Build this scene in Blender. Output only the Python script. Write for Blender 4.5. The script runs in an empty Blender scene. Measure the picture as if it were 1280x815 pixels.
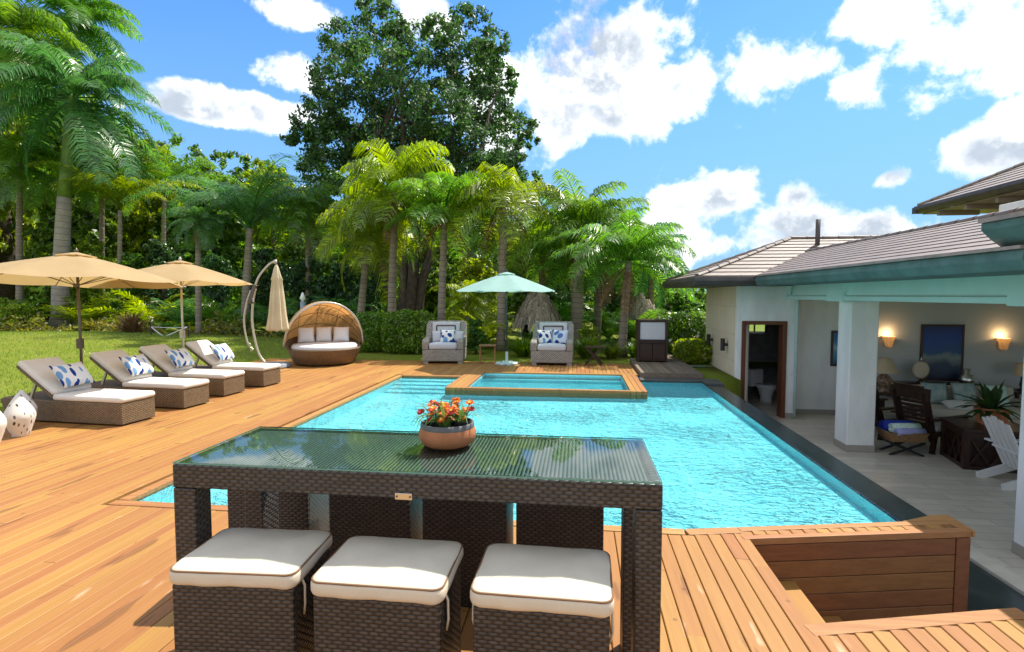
import bpy, bmesh, math, random
import numpy as np
from mathutils import Vector, Matrix
R = math.radians
PI = math.pi
S = bpy.context.scene
COL = S.collection
# ------------------------------------------------------------------ camera
CAMH, F, YAW, PIT = 1.75, 670.0, R(6.978), R(3.289)
cam = bpy.data.cameras.new('camera'); cam.sensor_width = 36; cam.lens = F/1280*36
cam.clip_start = .05; cam.clip_end = 2000
co = bpy.data.objects.new('camera', cam); COL.objects.link(co)
co.location = (0, 0, CAMH); co.rotation_euler = (PI/2-PIT, 0, YAW)
S.camera = co
# ------------------------------------------------------------------ sun, sky, exposure
SUN_EL, SUN_AZ = R(57), R(43)            # azimuth from +Y towards +X
S.view_settings.view_transform = 'Standard'; S.view_settings.look = 'None'
S.view_settings.exposure = 0.95; S.view_settings.gamma = 1
S.view_settings.use_curve_mapping = False
S.cycles.use_denoising = True
S.cycles.max_bounces = 8; S.cycles.transparent_max_bounces = 16
S.cycles.caustics_reflective = False; S.cycles.caustics_refractive = False
S.cycles.sample_clamp_indirect = 6
sl = bpy.data.lights.new('sun', 'SUN'); sl.energy = 3.9; sl.angle = R(.53); sl.color = (1, .93, .82)
so = bpy.data.objects.new('sun', sl); COL.objects.link(so)
sd = Vector((math.sin(SUN_AZ)*math.cos(SUN_EL), math.cos(SUN_AZ)*math.cos(SUN_EL), math.sin(SUN_EL)))
so.rotation_euler = sd.to_track_quat('Z', 'Y').to_euler(); so.location = sd*60

def pray(px, py):
    fw = np.array([-math.sin(YAW)*math.cos(PIT), math.cos(YAW)*math.cos(PIT), -math.sin(PIT)])
    rt = np.array([math.cos(YAW), math.sin(YAW), 0]); up = np.cross(rt, fw)
    return fw*F + rt*(px-640) - up*(py-407.5)
def at(px, py, Y):
    d = pray(px, py); p = np.array([0, 0, CAMH]) + d*(Y/d[1]); return Vector(p)

class NT:
    """tiny node-tree helper"""
    def __init__(s, tree): s.t = tree; tree.nodes.clear()
    def n(s, kind, **kw):
        nd = s.t.nodes.new(kind)
        for k, v in kw.items():
            if k.startswith('i_'):
                key = k[2:]
                nd.inputs[int(key) if key.isdigit() else key.replace('_', ' ')].default_value = v
            else: setattr(nd, k, v)
        return nd
    def l(s, a, b): s.t.links.new(a, b)
    def math(s, op, a, b=None, c=None, clamp=False):
        nd = s.t.nodes.new('ShaderNodeMath'); nd.operation = op; nd.use_clamp = clamp
        for i, v in enumerate((a, b, c)):
            if v is None: continue
            if isinstance(v, (int, float)): nd.inputs[i].default_value = v
            else: s.l(v, nd.inputs[i])
        return nd.outputs[0]
    def ramp(s, fac, stops):
        nd = s.t.nodes.new('ShaderNodeValToRGB'); r = nd.color_ramp
        while len(r.elements) < len(stops): r.elements.new(.5)
        for e, (p, c) in zip(r.elements, stops):
            e.position = p; e.color = (*c, 1) if len(c) == 3 else c
        s.l(fac, nd.inputs[0]); return nd.outputs[0]
    def mixc(s, fac, a, b, blend='MIX'):
        nd = s.t.nodes.new('ShaderNodeMix'); nd.data_type = 'RGBA'; nd.blend_type = blend
        for idx, v in ((0, fac), (6, a), (7, b)):
            if isinstance(v, (int, float)): nd.inputs[idx].default_value = v
            elif isinstance(v, (tuple, list)): nd.inputs[idx].default_value = (*v, 1) if len(v) == 3 else v
            else: s.l(v, nd.inputs[idx])
        return nd.outputs[2]
    def smooth(s, x, lo, hi):
        nd = s.t.nodes.new('ShaderNodeMapRange'); nd.interpolation_type = 'SMOOTHSTEP'
        s.l(x, nd.inputs[0]); nd.inputs[1].default_value = lo; nd.inputs[2].default_value = hi
        return nd.outputs[0]

# ---- sky: Nishita with broken cumulus laid out by azimuth / elevation round the horizon
W = bpy.data.worlds.new('World'); S.world = W; W.use_nodes = True
w = NT(W.node_tree)
sky = w.n('ShaderNodeTexSky', sky_type='NISHITA', sun_disc=False, sun_elevation=SUN_EL, sun_rotation=SUN_AZ,
          air_density=1.0, dust_density=.15, ozone_density=2.6)
hs = w.n('ShaderNodeHueSaturation', i_Saturation=1.1, i_Value=1.08, i_Hue=.5); skm = w.mixc(1., sky.outputs[0], (.56, .69, .90), 'MULTIPLY'); w.l(skm, hs.inputs['Color'])
tc = w.n('ShaderNodeTexCoord'); sp = w.n('ShaderNodeSeparateXYZ'); w.l(tc.outputs['Generated'], sp.inputs[0])
az = w.math('ARCTAN2', sp.outputs[0], sp.outputs[1]); el = w.math('ARCSINE', sp.outputs[2])
nz = w.n('ShaderNodeTexNoise', i_Scale=8.5, i_Detail=15., i_Roughness=.6, i_Distortion=.15); w.l(tc.outputs['Generated'], nz.inputs['Vector'])
nz2 = w.n('ShaderNodeTexNoise', i_Scale=3.6, i_Detail=6., i_Roughness=.55); w.l(tc.outputs['Generated'], nz2.inputs['Vector'])
def azel(px, py):
    d = pray(px, py); return math.atan2(d[0], d[1]), math.asin(d[2]/np.linalg.norm(d))
blobs = [(748, 70, 105, 95), (700, 150, 75, 62), (770, 140, 75, 45), (845, 110, 55, 45), (745, -30, 70, 70),
         (985, 92, 92, 55), (1085, 25, 75, 42), (1060, 110, 55, 36),
         (1225, 55, 100, 66), (1310, 60, 110, 75),
         (1225, 195, 62, 42), (1290, 160, 62, 62), (1330, 210, 90, 55),
         (890, 248, 70, 40), (985, 278, 90, 34), (1090, 284, 90, 28), (850, 305, 75, 44), (945, 300, 95, 36), (1000, 245, 40, 24),
         (1112, 224, 34, 20), (310, 135, 95, 22), (372, 96, 46, 26), (375, 12, 75, 30), (250, 140, 60, 16), (620, 130, 50, 60), (540, 20, 45, 36)]
D = None
for (cx, cy, rx, ry) in blobs:
    u0, v0 = azel(cx, cy); u1 = azel(cx+rx*.5, cy)[0]; u2 = azel(cx-rx*.5, cy)[0]
    v1 = azel(cx, cy-ry*.5)[1]; v2 = azel(cx, cy+ry*.5)[1]
    a = w.math('MULTIPLY', w.math('SUBTRACT', az, u0), 1/abs(u1-u2)); b = w.math('MULTIPLY', w.math('SUBTRACT', el, v0), 1/abs(v1-v2))
    r = w.math('SQRT', w.math('ADD', w.math('MULTIPLY', a, a), w.math('MULTIPLY', b, b)))
    d = w.math('SUBTRACT', .98, w.math('MULTIPLY', r, .92))
    D = d if D is None else w.math('SMOOTH_MAX', D, d, .25)
# scattered cloud elsewhere (behind and overhead) so that reflections and fill light are right too
gen = w.math('SUBTRACT', w.math('MULTIPLY', nz2.outputs[0], 3.2), 1.15)
away = w.smooth(w.math('ABSOLUTE', w.math('ADD', az, .12)), .85, 1.2)
high = w.smooth(el, .62, .8)
gen = w.math('SUBTRACT', w.math('MULTIPLY', w.math('ADD', gen, 1.0), w.math('MAXIMUM', away, high)), 1.0)
D = w.math('MAXIMUM', D, gen)
Dn = w.math('ADD', D, w.math('MULTIPLY', w.math('SUBTRACT', nz.outputs[0], .5), 3.3))
cov = w.smooth(Dn, .0, .46)
core = w.smooth(w.math('ADD', w.math('MULTIPLY', Dn, .5), w.math('MULTIPLY', w.math('SUBTRACT', nz2.outputs[0], .5), 2.4)), .16, .66)
vo = w.n('ShaderNodeVectorMath', operation='ADD'); w.l(tc.outputs['Generated'], vo.inputs[0]); vo.inputs[1].default_value = tuple(sd*.022)
nz3 = w.n('ShaderNodeTexNoise', i_Scale=8.5, i_Detail=15., i_Roughness=.6, i_Distortion=.15); w.l(vo.outputs[0], nz3.inputs['Vector'])
lit = w.smooth(w.math('SUBTRACT', nz.outputs[0], nz3.outputs[0]), -.10, .12)
ccol = w.mixc(w.math('MULTIPLY', core, w.math('SUBTRACT', 1.15, w.math('MULTIPLY', lit, .75))), (6.2, 6.25, 6.3), (1.75, 2.05, 2.45))
ccol = w.mixc(w.math('MULTIPLY', w.math('SUBTRACT', 1., lit), .5), ccol, (2.9, 3.25, 3.7))
base = w.mixc(w.math('MULTIPLY', w.smooth(el, .55, .0), .88), hs.outputs[0], (1.0, 2.02, 3.2))
mx = w.mixc(cov, base, ccol)
bg = w.n('ShaderNodeBackground', i_Strength=.14); w.l(mx, bg.inputs[0])
wo = w.n('ShaderNodeOutputWorld'); w.l(bg.outputs[0], wo.inputs[0])

# ------------------------------------------------------------------ materials
def mat(name, col, rough=.6, spec=.4, var=0., vscale=8., bump=0., bscale=60., island=0., metal=0., stretch=None, col2=None, sheen=0., coord='Object', trans=None):
    m = bpy.data.materials.new(name); m.use_nodes = True; t = NT(m.node_tree)
    out = t.n('ShaderNodeOutputMaterial'); p = t.n('ShaderNodeBsdfPrincipled')
    p.inputs['Roughness'].default_value = rough; p.inputs['Specular IOR Level'].default_value = spec
    p.inputs['Metallic'].default_value = metal
    tc = t.n('ShaderNodeTexCoord'); vec = tc.outputs[coord]
    if stretch:
        mp = t.n('ShaderNodeMapping'); mp.inputs['Scale'].default_value = stretch; t.l(vec, mp.inputs[0]); vec = mp.outputs[0]
    c = (*col, 1)
    rgb = t.n('ShaderNodeRGB'); rgb.outputs[0].default_value = c; cs = rgb.outputs[0]
    if var or col2:
        nz = t.n('ShaderNodeTexNoise', i_Scale=vscale, i_Detail=6., i_Roughness=.6); t.l(vec, nz.inputs['Vector'])
        c2 = col2 or tuple(x*(1-var) for x in col)
        cs = t.mixc(t.smooth(nz.outputs[0], .35, .65), cs, c2)
    if island:
        g = t.n('ShaderNodeNewGeometry')
        h = t.n('ShaderNodeHueSaturation'); t.l(cs, h.inputs['Color'])
        t.l(t.math('ADD', t.math('MULTIPLY', g.outputs['Random Per Island'], island*2), 1-island), h.inputs['Value'])
        cs = h.outputs[0]
    t.l(cs, p.inputs['Base Color'])
    if bump:
        nb = t.n('ShaderNodeTexNoise', i_Scale=bscale, i_Detail=4.); t.l(vec, nb.inputs['Vector'])
        b = t.n('ShaderNodeBump', i_Strength=bump, i_Distance=.01); t.l(nb.outputs[0], b.inputs['Height']); t.l(b.outputs[0], p.inputs['Normal'])
    sh = p.outputs[0]
    if trans:
        tr = t.n('ShaderNodeBsdfTranslucent'); tr.inputs[0].default_value = (*trans[1], 1)
        ms = t.n('ShaderNodeMixShader'); ms.inputs[0].default_value = trans[0]
        t.l(sh, ms.inputs[1]); t.l(tr.outputs[0], ms.inputs[2]); sh = ms.outputs[0]
    t.l(sh, out.inputs[0]); return m

def leafmat(name, col, yellow=.25, val=.5, hue=.035, trans=.4, tcol=None, rough=.34):
    m = bpy.data.materials.new(name); m.use_nodes = True; t = NT(m.node_tree)
    out = t.n('ShaderNodeOutputMaterial'); p = t.n('ShaderNodeBsdfPrincipled', i_Roughness=rough)
    p.inputs['Specular IOR Level'].default_value = .6
    g = t.n('ShaderNodeNewGeometry'); rnd = g.outputs['Random Per Island']
    oi = t.n('ShaderNodeObjectInfo')
    tc = t.n('ShaderNodeTexCoord'); nz = t.n('ShaderNodeTexNoise', i_Scale=1.1, i_Detail=2.); t.l(tc.outputs['Object'], nz.inputs['Vector'])
    rgb = t.n('ShaderNodeRGB'); rgb.outputs[0].default_value = (*col, 1)
    yel = (col[0]*1.9+.03, col[1]*1.5+.03, col[2]*.7)
    c = t.mixc(t.math('MULTIPLY', t.smooth(t.math('ADD', t.math('MULTIPLY', nz.outputs[0], .7), t.math('MULTIPLY', rnd, .3)), .35, .75), yellow*2), rgb.outputs[0], yel)
    h = t.n('ShaderNodeHueSaturation'); t.l(c, h.inputs['Color'])
    t.l(t.math('ADD', t.math('MULTIPLY', rnd, hue), t.math('ADD', .5-hue*.5-.012, t.math('MULTIPLY', oi.outputs['Random'], .024))), h.inputs['Hue'])
    t.l(t.math('ADD', t.math('MULTIPLY', rnd, val*2), 1-val), h.inputs['Value'])
    t.l(h.outputs[0], p.inputs['Base Color'])
    tr = t.n('ShaderNodeBsdfTranslucent')
    ht = t.n('ShaderNodeHueSaturation', i_Hue=.490, i_Saturation=1.1, i_Value=2.6); t.l(h.outputs[0], ht.inputs['Color']); t.l(ht.outputs[0], tr.inputs[0])
    ms = t.n('ShaderNodeMixShader'); ms.inputs[0].default_value = trans
    t.l(p.outputs[0], ms.inputs[1]); t.l(tr.outputs[0], ms.inputs[2]); t.l(ms.outputs[0], out.inputs[0]); return m

def woodmat(name, col, col2, rough=.5, axis=1, val=.16, stain=None, fine=1.):
    m = bpy.data.materials.new(name); m.use_nodes = True; t = NT(m.node_tree)
    out = t.n('ShaderNodeOutputMaterial'); p = t.n('ShaderNodeBsdfPrincipled', i_Roughness=rough)
    p.inputs['Specular IOR Level'].default_value = .3
    g = t.n('ShaderNodeNewGeometry'); rnd = g.outputs['Random Per Island']
    tc = t.n('ShaderNodeTexCoord')
    ad = t.n('ShaderNodeVectorMath', operation='ADD'); t.l(tc.outputs['Object'], ad.inputs[0])
    cb = t.n('ShaderNodeCombineXYZ')
    for i in range(3): t.l(t.math('MULTIPLY', rnd, (37., 11., 53.)[i]), cb.inputs[i])
    t.l(cb.outputs[0], ad.inputs[1])
    mp = t.n('ShaderNodeMapping'); sc = [28.*fine, 28.*fine, 28.*fine]; sc[axis] = 1.3; mp.inputs['Scale'].default_value = sc; t.l(ad.outputs[0], mp.inputs[0])
    nz = t.n('ShaderNodeTexNoise', i_Scale=1., i_Detail=5., i_Roughness=.65, i_Distortion=.6); t.l(mp.outputs[0], nz.inputs['Vector'])
    c = t.mixc(t.smooth(nz.outputs[0], .3, .72), col, col2)
    big = t.n('ShaderNodeTexNoise', i_Scale=.55, i_Detail=4.); t.l(tc.outputs['Object'], big.inputs['Vector'])
    c = t.mixc(t.math('MULTIPLY', t.smooth(big.outputs[0], .35, .7), .35), c, tuple(x*1.25 for x in col))
    h = t.n('ShaderNodeHueSaturation'); t.l(c, h.inputs['Color'])
    t.l(t.math('ADD', t.math('MULTIPLY', rnd, val*2), 1-val), h.inputs['Value'])
    t.l(t.math('ADD', t.math('MULTIPLY', rnd, .024), .488), h.inputs['Hue'])
    c = h.outputs[0]
    if stain:   # wet, oiled or worn patches, elongated along the boards
        mp2 = t.n('ShaderNodeMapping'); s2 = [5.5, 5.5, 5.5]; s2[axis] = 1.0; mp2.inputs['Scale'].default_value = s2; t.l(tc.outputs['Object'], mp2.inputs[0])
        st = t.n('ShaderNodeTexNoise', i_Scale=1., i_Detail=3.); t.l(mp2.outputs[0], st.inputs['Vector'])
        c = t.mixc(t.math('MULTIPLY', t.smooth(st.outputs[0], .635, .675), .7), c, stain)
        st2 = t.n('ShaderNodeTexNoise', i_Scale=2.3, i_Detail=3.); t.l(mp2.outputs[0], st2.inputs['Vector'])
        c = t.mixc(t.math('MULTIPLY', t.smooth(st2.outputs[0], .66, .76), .4), c, (.62, .5, .34))
    if stain:   # knots and screw heads
        kn = t.n('ShaderNodeTexVoronoi', i_Scale=5.5); t.l(ad.outputs[0], kn.inputs['Vector'])
        c = t.mixc(t.math('MULTIPLY', t.smooth(kn.outputs['Distance'], .10, .05), .6), c, (.13, .055, .02))
    t.l(c, p.inputs['Base Color'])
    b = t.n('ShaderNodeBump', i_Strength=.25, i_Distance=.004); t.l(nz.outputs[0], b.inputs['Height']); t.l(b.outputs[0], p.inputs['Normal'])
    t.l(p.outputs[0], out.inputs[0]); return m

def wicker(name, col, col2, bw=.03, rh=.009, rough=.42, bump=.8, trans=0., tcol=(1, .5, .2), holes=None):
    """flat-strand basket weave in metres on the box UVs"""
    m = bpy.data.materials.new(name); m.use_nodes = True; t = NT(m.node_tree)
    out = t.n('ShaderNodeOutputMaterial'); p = t.n('ShaderNodeBsdfPrincipled', i_Roughness=rough)
    uv = t.n('ShaderNodeUVMap'); tc = t.n('ShaderNodeTexCoord')
    wob = t.n('ShaderNodeTexNoise', i_Scale=9., i_Detail=2.); t.l(tc.outputs['Object'], wob.inputs['Vector'])
    sx = t.n('ShaderNodeSeparateXYZ'); t.l(uv.outputs[0], sx.inputs[0])
    vv = t.math('ADD', t.math('DIVIDE', sx.outputs[1], rh), t.math('MULTIPLY', wob.outputs[0], .5))
    row = t.math('FLOOR', vv)
    ph = t.math('ADD', t.math('DIVIDE', sx.outputs[0], bw), t.math('ADD', t.math('MULTIPLY', row, .5), t.math('MULTIPLY', wob.outputs[0], .35)))
    bul = t.math('ABSOLUTE', t.math('SINE', t.math('MULTIPLY', ph, PI)))
    prof = t.math('ABSOLUTE', t.math('SINE', t.math('MULTIPLY', vv, PI)))
    hgt = t.math('MULTIPLY', t.math('POWER', prof, .55), t.math('ADD', t.math('MULTIPLY', t.math('POWER', bul, 1.1), .82), .18))
    cell = t.n('ShaderNodeTexWhiteNoise', noise_dimensions='2D'); cb = t.n('ShaderNodeCombineXYZ'); t.l(row, cb.inputs[0]); t.l(t.math('FLOOR', ph), cb.inputs[1]); t.l(cb.outputs[0], cell.inputs['Vector'])
    nz = t.n('ShaderNodeTexNoise', i_Scale=4., i_Detail=5.); t.l(tc.outputs['Object'], nz.inputs['Vector'])
    c = t.mixc(t.math('ADD', t.math('MULTIPLY', cell.outputs[0], .6), t.math('MULTIPLY', nz.outputs[0], .4)), tuple(x*.85 for x in col), tuple(x*1.2 for x in col2))
    c = t.mixc(t.smooth(hgt, .08, .85), tuple(x*.16 for x in col), c)
    t.l(c, p.inputs['Base Color'])
    b = t.n('ShaderNodeBump', i_Strength=bump, i_Distance=rh*.4); t.l(hgt, b.inputs['Height']); t.l(b.outputs[0], p.inputs['Normal'])
    sh = p.outputs[0]
    if trans:
        tr = t.n('ShaderNodeBsdfTranslucent'); tr.inputs[0].default_value = (*tcol, 1)
        ms = t.n('ShaderNodeMixShader', i_0=trans); t.l(sh, ms.inputs[1]); t.l(tr.outputs[0], ms.inputs[2]); sh = ms.outputs[0]
    if holes:
        hu = t.math('LESS_THAN', t.math('FRACT', ph), holes[0]); hv = t.math('LESS_THAN', t.math('FRACT', vv), holes[1])
        tp = t.n('ShaderNodeBsdfTransparent'); ms = t.n('ShaderNodeMixShader'); t.l(t.math('MULTIPLY', hu, hv), ms.inputs[0])
        t.l(sh, ms.inputs[1]); t.l(tp.outputs[0], ms.inputs[2]); sh = ms.outputs[0]
    t.l(sh, out.inputs[0]); return m

def tilemat(name, c1, c2, mortar, bw, rh, rough=.5, msize=.004, offset=.5, bump=.3, var=.25, vs=3., coord='UV'):
    m = bpy.data.materials.new(name); m.use_nodes = True; t = NT(m.node_tree)
    out = t.n('ShaderNodeOutputMaterial'); p = t.n('ShaderNodeBsdfPrincipled', i_Roughness=rough)
    uv = t.n('ShaderNodeUVMap'); br = t.n('ShaderNodeTexBrick', offset=offset); t.l(uv.outputs[0], br.inputs['Vector'])
    br.inputs['Color1'].default_value = (*c1, 1); br.inputs['Color2'].default_value = (*c2, 1); br.inputs['Mortar'].default_value = (*mortar, 1)
    for k, v in (('Scale', 1.), ('Mortar Size', msize), ('Mortar Smooth', .2), ('Bias', 0.), ('Brick Width', bw), ('Row Height', rh)): br.inputs[k].default_value = v
    tc = t.n('ShaderNodeTexCoord'); nz = t.n('ShaderNodeTexNoise', i_Scale=vs, i_Detail=7., i_Roughness=.65); t.l(tc.outputs['Object'], nz.inputs['Vector'])
    c = t.mixc(t.math('MULTIPLY', t.smooth(nz.outputs[0], .3, .7), var*2), br.outputs[0], tuple(x*.6 for x in c1))
    t.l(c, p.inputs['Base Color'])
    b = t.n('ShaderNodeBump', i_Strength=bump, i_Distance=.004, invert=True); t.l(br.outputs['Fac'], b.inputs['Height']); t.l(b.outputs[0], p.inputs['Normal'])
    t.l(p.outputs[0], out.inputs[0]); return m

M = {}
M['deck'] = woodmat('deck_boards', (.345, .168, .047), (.295, .136, .037), rough=.55, axis=1, val=.085, stain=(.17, .07, .022))
M['deckx'] = woodmat('deck_trim', (.41, .205, .07), (.29, .13, .042), rough=.5, axis=0, val=.1)
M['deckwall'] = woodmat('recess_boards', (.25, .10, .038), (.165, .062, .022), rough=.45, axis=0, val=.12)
M['greydeck'] = woodmat('weathered_boards', (.20, .155, .115), (.12, .09, .065), rough=.7, axis=1, val=.2)
M['darkgap'] = mat('deck_substructure', (.03, .018, .01), .9)
M['teak'] = woodmat('teak', (.30, .15, .06), (.19, .09, .035), rough=.5, axis=0)
M['darkwood'] = woodmat('dark_wood', (.045, .022, .014), (.025, .012, .009), rough=.35, axis=2)
M['redwood'] = woodmat('door_wood', (.16, .055, .026), (.10, .03, .016), rough=.4, axis=2)
M['wicker_dark'] = wicker('wicker_dark', (.044, .036, .033), (.070, .058, .052), bw=.040, rh=.0150, rough=.42, bump=.5)
M['wicker_open'] = wicker('wicker_dark_open', (.044, .036, .033), (.070, .058, .052), bw=.036, rh=.0150, rough=.42, bump=.5, holes=(.28, .30))
M['wicker_brown'] = wicker('wicker_brown', (.20, .128, .066), (.27, .185, .10), bw=.05, rh=.016, rough=.6, bump=.18)
M['wicker_grey'] = wicker('wicker_grey', (.36, .325, .275), (.46, .42, .36), bw=.06, rh=.024, rough=.7, bump=.4)
M['wicker_hood'] = wicker('wicker_hood', (.58, .37, .18), (.70, .46, .24), bw=.05, rh=.018, rough=.6, bump=.2, trans=.34, tcol=(.85, .40, .12))
M['cream'] = mat('cream_canvas', (.66, .585, .46), .85, .2, var=.07, vscale=5, bump=.6, bscale=11, stretch=(1, .5, 1))
M['lounge'] = mat('lounger_canvas', (.74, .70, .63), .85, .2, var=.06, vscale=5, bump=.4, bscale=11)
M['white_fab'] = mat('white_fabric', (.68, .67, .66), .9, .2, bump=.2, bscale=12)
M['grey_fab'] = mat('pale_grey_fabric', (.52, .53, .56), .9, .2, bump=.2, bscale=12)
M['tanpiping'] = mat('tan_piping', (.20, .11, .055), .7)
M['piping'] = mat('brown_piping', (.10, .06, .04), .7)
M['tan'] = mat('tan_canopy', (.46, .345, .19), .85, .2, var=.1, vscale=3, trans=(.32, (.72, .48, .19)))
M['teal'] = mat('teal_canopy', (.36, .56, .52), .85, .2, var=.08, vscale=3, trans=(.35, (.45, .8, .72)))
M['cream_can'] = mat('cream_canopy', (.72, .62, .42), .85, .2, var=.1, vscale=4, trans=(.2, (.8, .65, .4)))
M['bronze'] = mat('bronze_pole', (.13, .10, .08), .4, .5, metal=.6)
M['champagne'] = mat('champagne_metal', (.55, .50, .42), .35, .5, metal=.5)
M['darkgreen'] = mat('dark_green_metal', (.03, .06, .05), .4)
M['greybase'] = mat('grey_base', (.28, .33, .38), .6, var=.2)
M['paleteal'] = mat('pale_teal_plastic', (.45, .58, .56), .5)
M['black'] = mat('black_metal', (.015, .015, .016), .45)
M['steel'] = mat('brushed_steel', (.7, .68, .64), .3, .5, metal=1.)
M['terracotta'] = mat('terracotta', (.50, .19, .085), .75, .3, var=.25, vscale=9, bump=.15, bscale=90)
M['bowlrim'] = mat('grey_glazed_rim', (.12, .12, .12), .5, var=.3)
M['pot_black'] = mat('black_plastic', (.012, .012, .014), .35)
M['plaster'] = mat('white_plaster', (.88, .88, .85), .8, .3, var=.11, vscale=2.2, bump=.22, bscale=45, stretch=(1.6, 1.6, .5))
M['stone'] = tilemat('cream_limestone', (.82, .70, .53), (.77, .66, .50), (.5, .41, .3), .8, .6, msize=.004, var=.1, vs=2, bump=.15)
M['aqua'] = mat('aqua_paint', (.58, .80, .76), .55, .35, var=.06, vscale=2)
M['eave'] = mat('eave_dark_teal', (.10, .175, .168), .55, .4, var=.35, vscale=3)
M['eavebrown'] = mat('gutter_brown', (.085, .07, .062), .5, .4, var=.3, vscale=4)
M['soffit'] = mat('soffit_timber', (.34, .28, .21), .7, var=.2)
M['pinkroof'] = mat('gutter_edge_bleached', (.36, .27, .25), .6, var=.25, vscale=6)
M['rooftile'] = tilemat('roof_tiles', (.19, .145, .115), (.135, .10, .08), (.05, .04, .035), .24, .3, rough=.55, msize=.008, var=.22, vs=1.6, bump=.4)
M['travertine'] = tilemat('terrace_tiles', (.74, .65, .53), (.60, .52, .42), (.38, .33, .27), 1.2, .2, rough=.35, msize=.006, var=.2, vs=4)
M['lipstone'] = mat('terrace_lip_stone', (.70, .63, .50), .6, var=.15, vscale=4)
M['slate'] = mat('dark_slate', (.035, .05, .055), .25, .5, var=.4, vscale=4)
M['coping'] = mat('dark_coping', (.07, .075, .07), .5, var=.3, vscale=5)
M['skirt'] = mat('skirting_stone', (.36, .33, .28), .6)
M['livingwall'] = mat('living_wall', (.50, .53, .52), .85)
M['bathtile'] = mat('bath_wall', (.36, .35, .33), .4, var=.3, vscale=5)
M['porcelain'] = mat('porcelain', (.8, .8, .8), .15, .5)
M['lampshade'] = mat('lamp_shade', (.72, .60, .42), .8, trans=(.3, (.9, .75, .5)))
M['urn'] = mat('patterned_urn', (.12, .045, .03), .3, .5, col2=(.35, .25, .16), vscale=22)
M['bluetowel'] = mat('blue_towel', (.02, .05, .40), .95, bump=.5, bscale=80)
M['greentowel'] = mat('pale_green_towel', (.45, .66, .58), .95, col2=(.75, .80, .72), vscale=30, bump=.5, bscale=80)
M['lilactowel'] = mat('lilac_towel', (.35, .36, .62), .95, bump=.5, bscale=80)
M['basket'] = mat('basket_cane', (.33, .19, .085), .7, var=.4, vscale=50, bump=.6, bscale=90)
M['tealfab'] = mat('teal_silk', (.22, .36, .35), .5, col2=(.42, .48, .44), vscale=9)
M['sofafab'] = mat('sofa_cream', (.58, .54, .47), .9)
M['thatch'] = mat('thatch', (.36, .30, .22), .95, .1, var=.55, vscale=7, bump=.9, bscale=30, island=.35, stretch=(6, 6, 1))
M['trunk'] = tilemat('palm_bark', (.34, .275, .21), (.22, .175, .135), (.10, .08, .06), 3., .17, rough=.9, msize=.012, var=.35, vs=6, bump=.5)
M['royaltrunk'] = tilemat('royal_palm_bark', (.40, .34, .29), (.34, .29, .25), (.16, .13, .11), 4., .30, rough=.85, msize=.02, var=.4, vs=3, bump=.3)
M['greenshaft'] = mat('green_crownshaft', (.16, .26, .05), .4, .4, var=.3, vscale=3)
M['bark'] = mat('tree_bark', (.10, .075, .055), .9, .2, var=.4, vscale=5, bump=.6, bscale=20)
M['drybrown'] = mat('dry_frond', (.27, .15, .07), .9, var=.3, island=.35)
M['glow'] = None
M['L_palm'] = leafmat('palm_leaf', (.078, .175, .026), yellow=.22, val=.35, trans=.42)
M['L_palmy'] = leafmat('palm_leaf_golden', (.13, .195, .018), yellow=.42, val=.35, trans=.45)
M['L_palmd'] = leafmat('palm_leaf_blue_green', (.06, .155, .042), yellow=.12, val=.35, trans=.35)
M['L_tree'] = leafmat('broad_leaf', (.040, .095, .027), yellow=.2, val=.55, trans=.3, rough=.55)
M['L_lime'] = leafmat('lime_leaf', (.155, .225, .022), yellow=.24, val=.45, trans=.45)
M['L_mid'] = leafmat('mid_leaf', (.075, .155, .022), yellow=.25, val=.5, trans=.38)
M['L_dark'] = leafmat('dark_leaf', (.030, .085, .024), yellow=.16, val=.5, trans=.3)
M['L_wood'] = leafmat('wood_leaf', (.060, .138, .026), yellow=.3, val=.5, trans=.38)
M['L_hedge'] = leafmat('hedge_leaf', (.085, .18, .018), yellow=.26, val=.45, trans=.35, rough=.35)
M['L_blade'] = leafmat('grass_blade', (.10, .16, .022), yellow=.35, val=.4, trans=.3)
M['L_ginger'] = leafmat('border_leaf', (.10, .11, .025), yellow=.45, val=.5, trans=.35)
M['petal_o'] = mat('orange_petal', (.72, .16, .03), .6, island=.3, trans=(.3, (1, .25, .05)))
M['petal_r'] = mat('red_petal', (.36, .035, .02), .6, island=.3, trans=(.3, (.8, .06, .04)))
M['petal_y'] = mat('yellow_centre', (.85, .50, .06), .6, island=.2)
M['petal_w'] = mat('white_petal', (.8, .78, .72), .6, island=.1, trans=(.3, (.8, .8, .7)))
M['stem'] = mat('flower_stem', (.12, .22, .05), .5, island=.3, trans=(.2, (.3, .5, .1)))

def lawnmat():
    m = bpy.data.materials.new('lawn_grass'); m.use_nodes = True; t = NT(m.node_tree)
    out = t.n('ShaderNodeOutputMaterial'); p = t.n('ShaderNodeBsdfPrincipled', i_Roughness=.85); p.inputs['Specular IOR Level'].default_value = .15
    tc = t.n('ShaderNodeTexCoord')
    a = t.n('ShaderNodeTexNoise', i_Scale=.5, i_Detail=6., i_Roughness=.7); b = t.n('ShaderNodeTexNoise', i_Scale=28., i_Detail=4., i_Roughness=.7)
    for q in (a, b): t.l(tc.outputs['Object'], q.inputs['Vector'])
    c = t.mixc(t.smooth(a.outputs[0], .3, .7), (.17, .22, .018), (.25, .25, .038))
    c = t.mixc(t.smooth(b.outputs[0], .35, .7), c, (.11, .165, .014))
    t.l(c, p.inputs['Base Color'])
    bm = t.n('ShaderNodeBump', i_Strength=.7, i_Distance=.05); t.l(b.outputs[0], bm.inputs['Height']); t.l(bm.outputs[0], p.inputs['Normal'])
    t.l(p.outputs[0], out.inputs[0]); return m
M['lawn'] = lawnmat()

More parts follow.
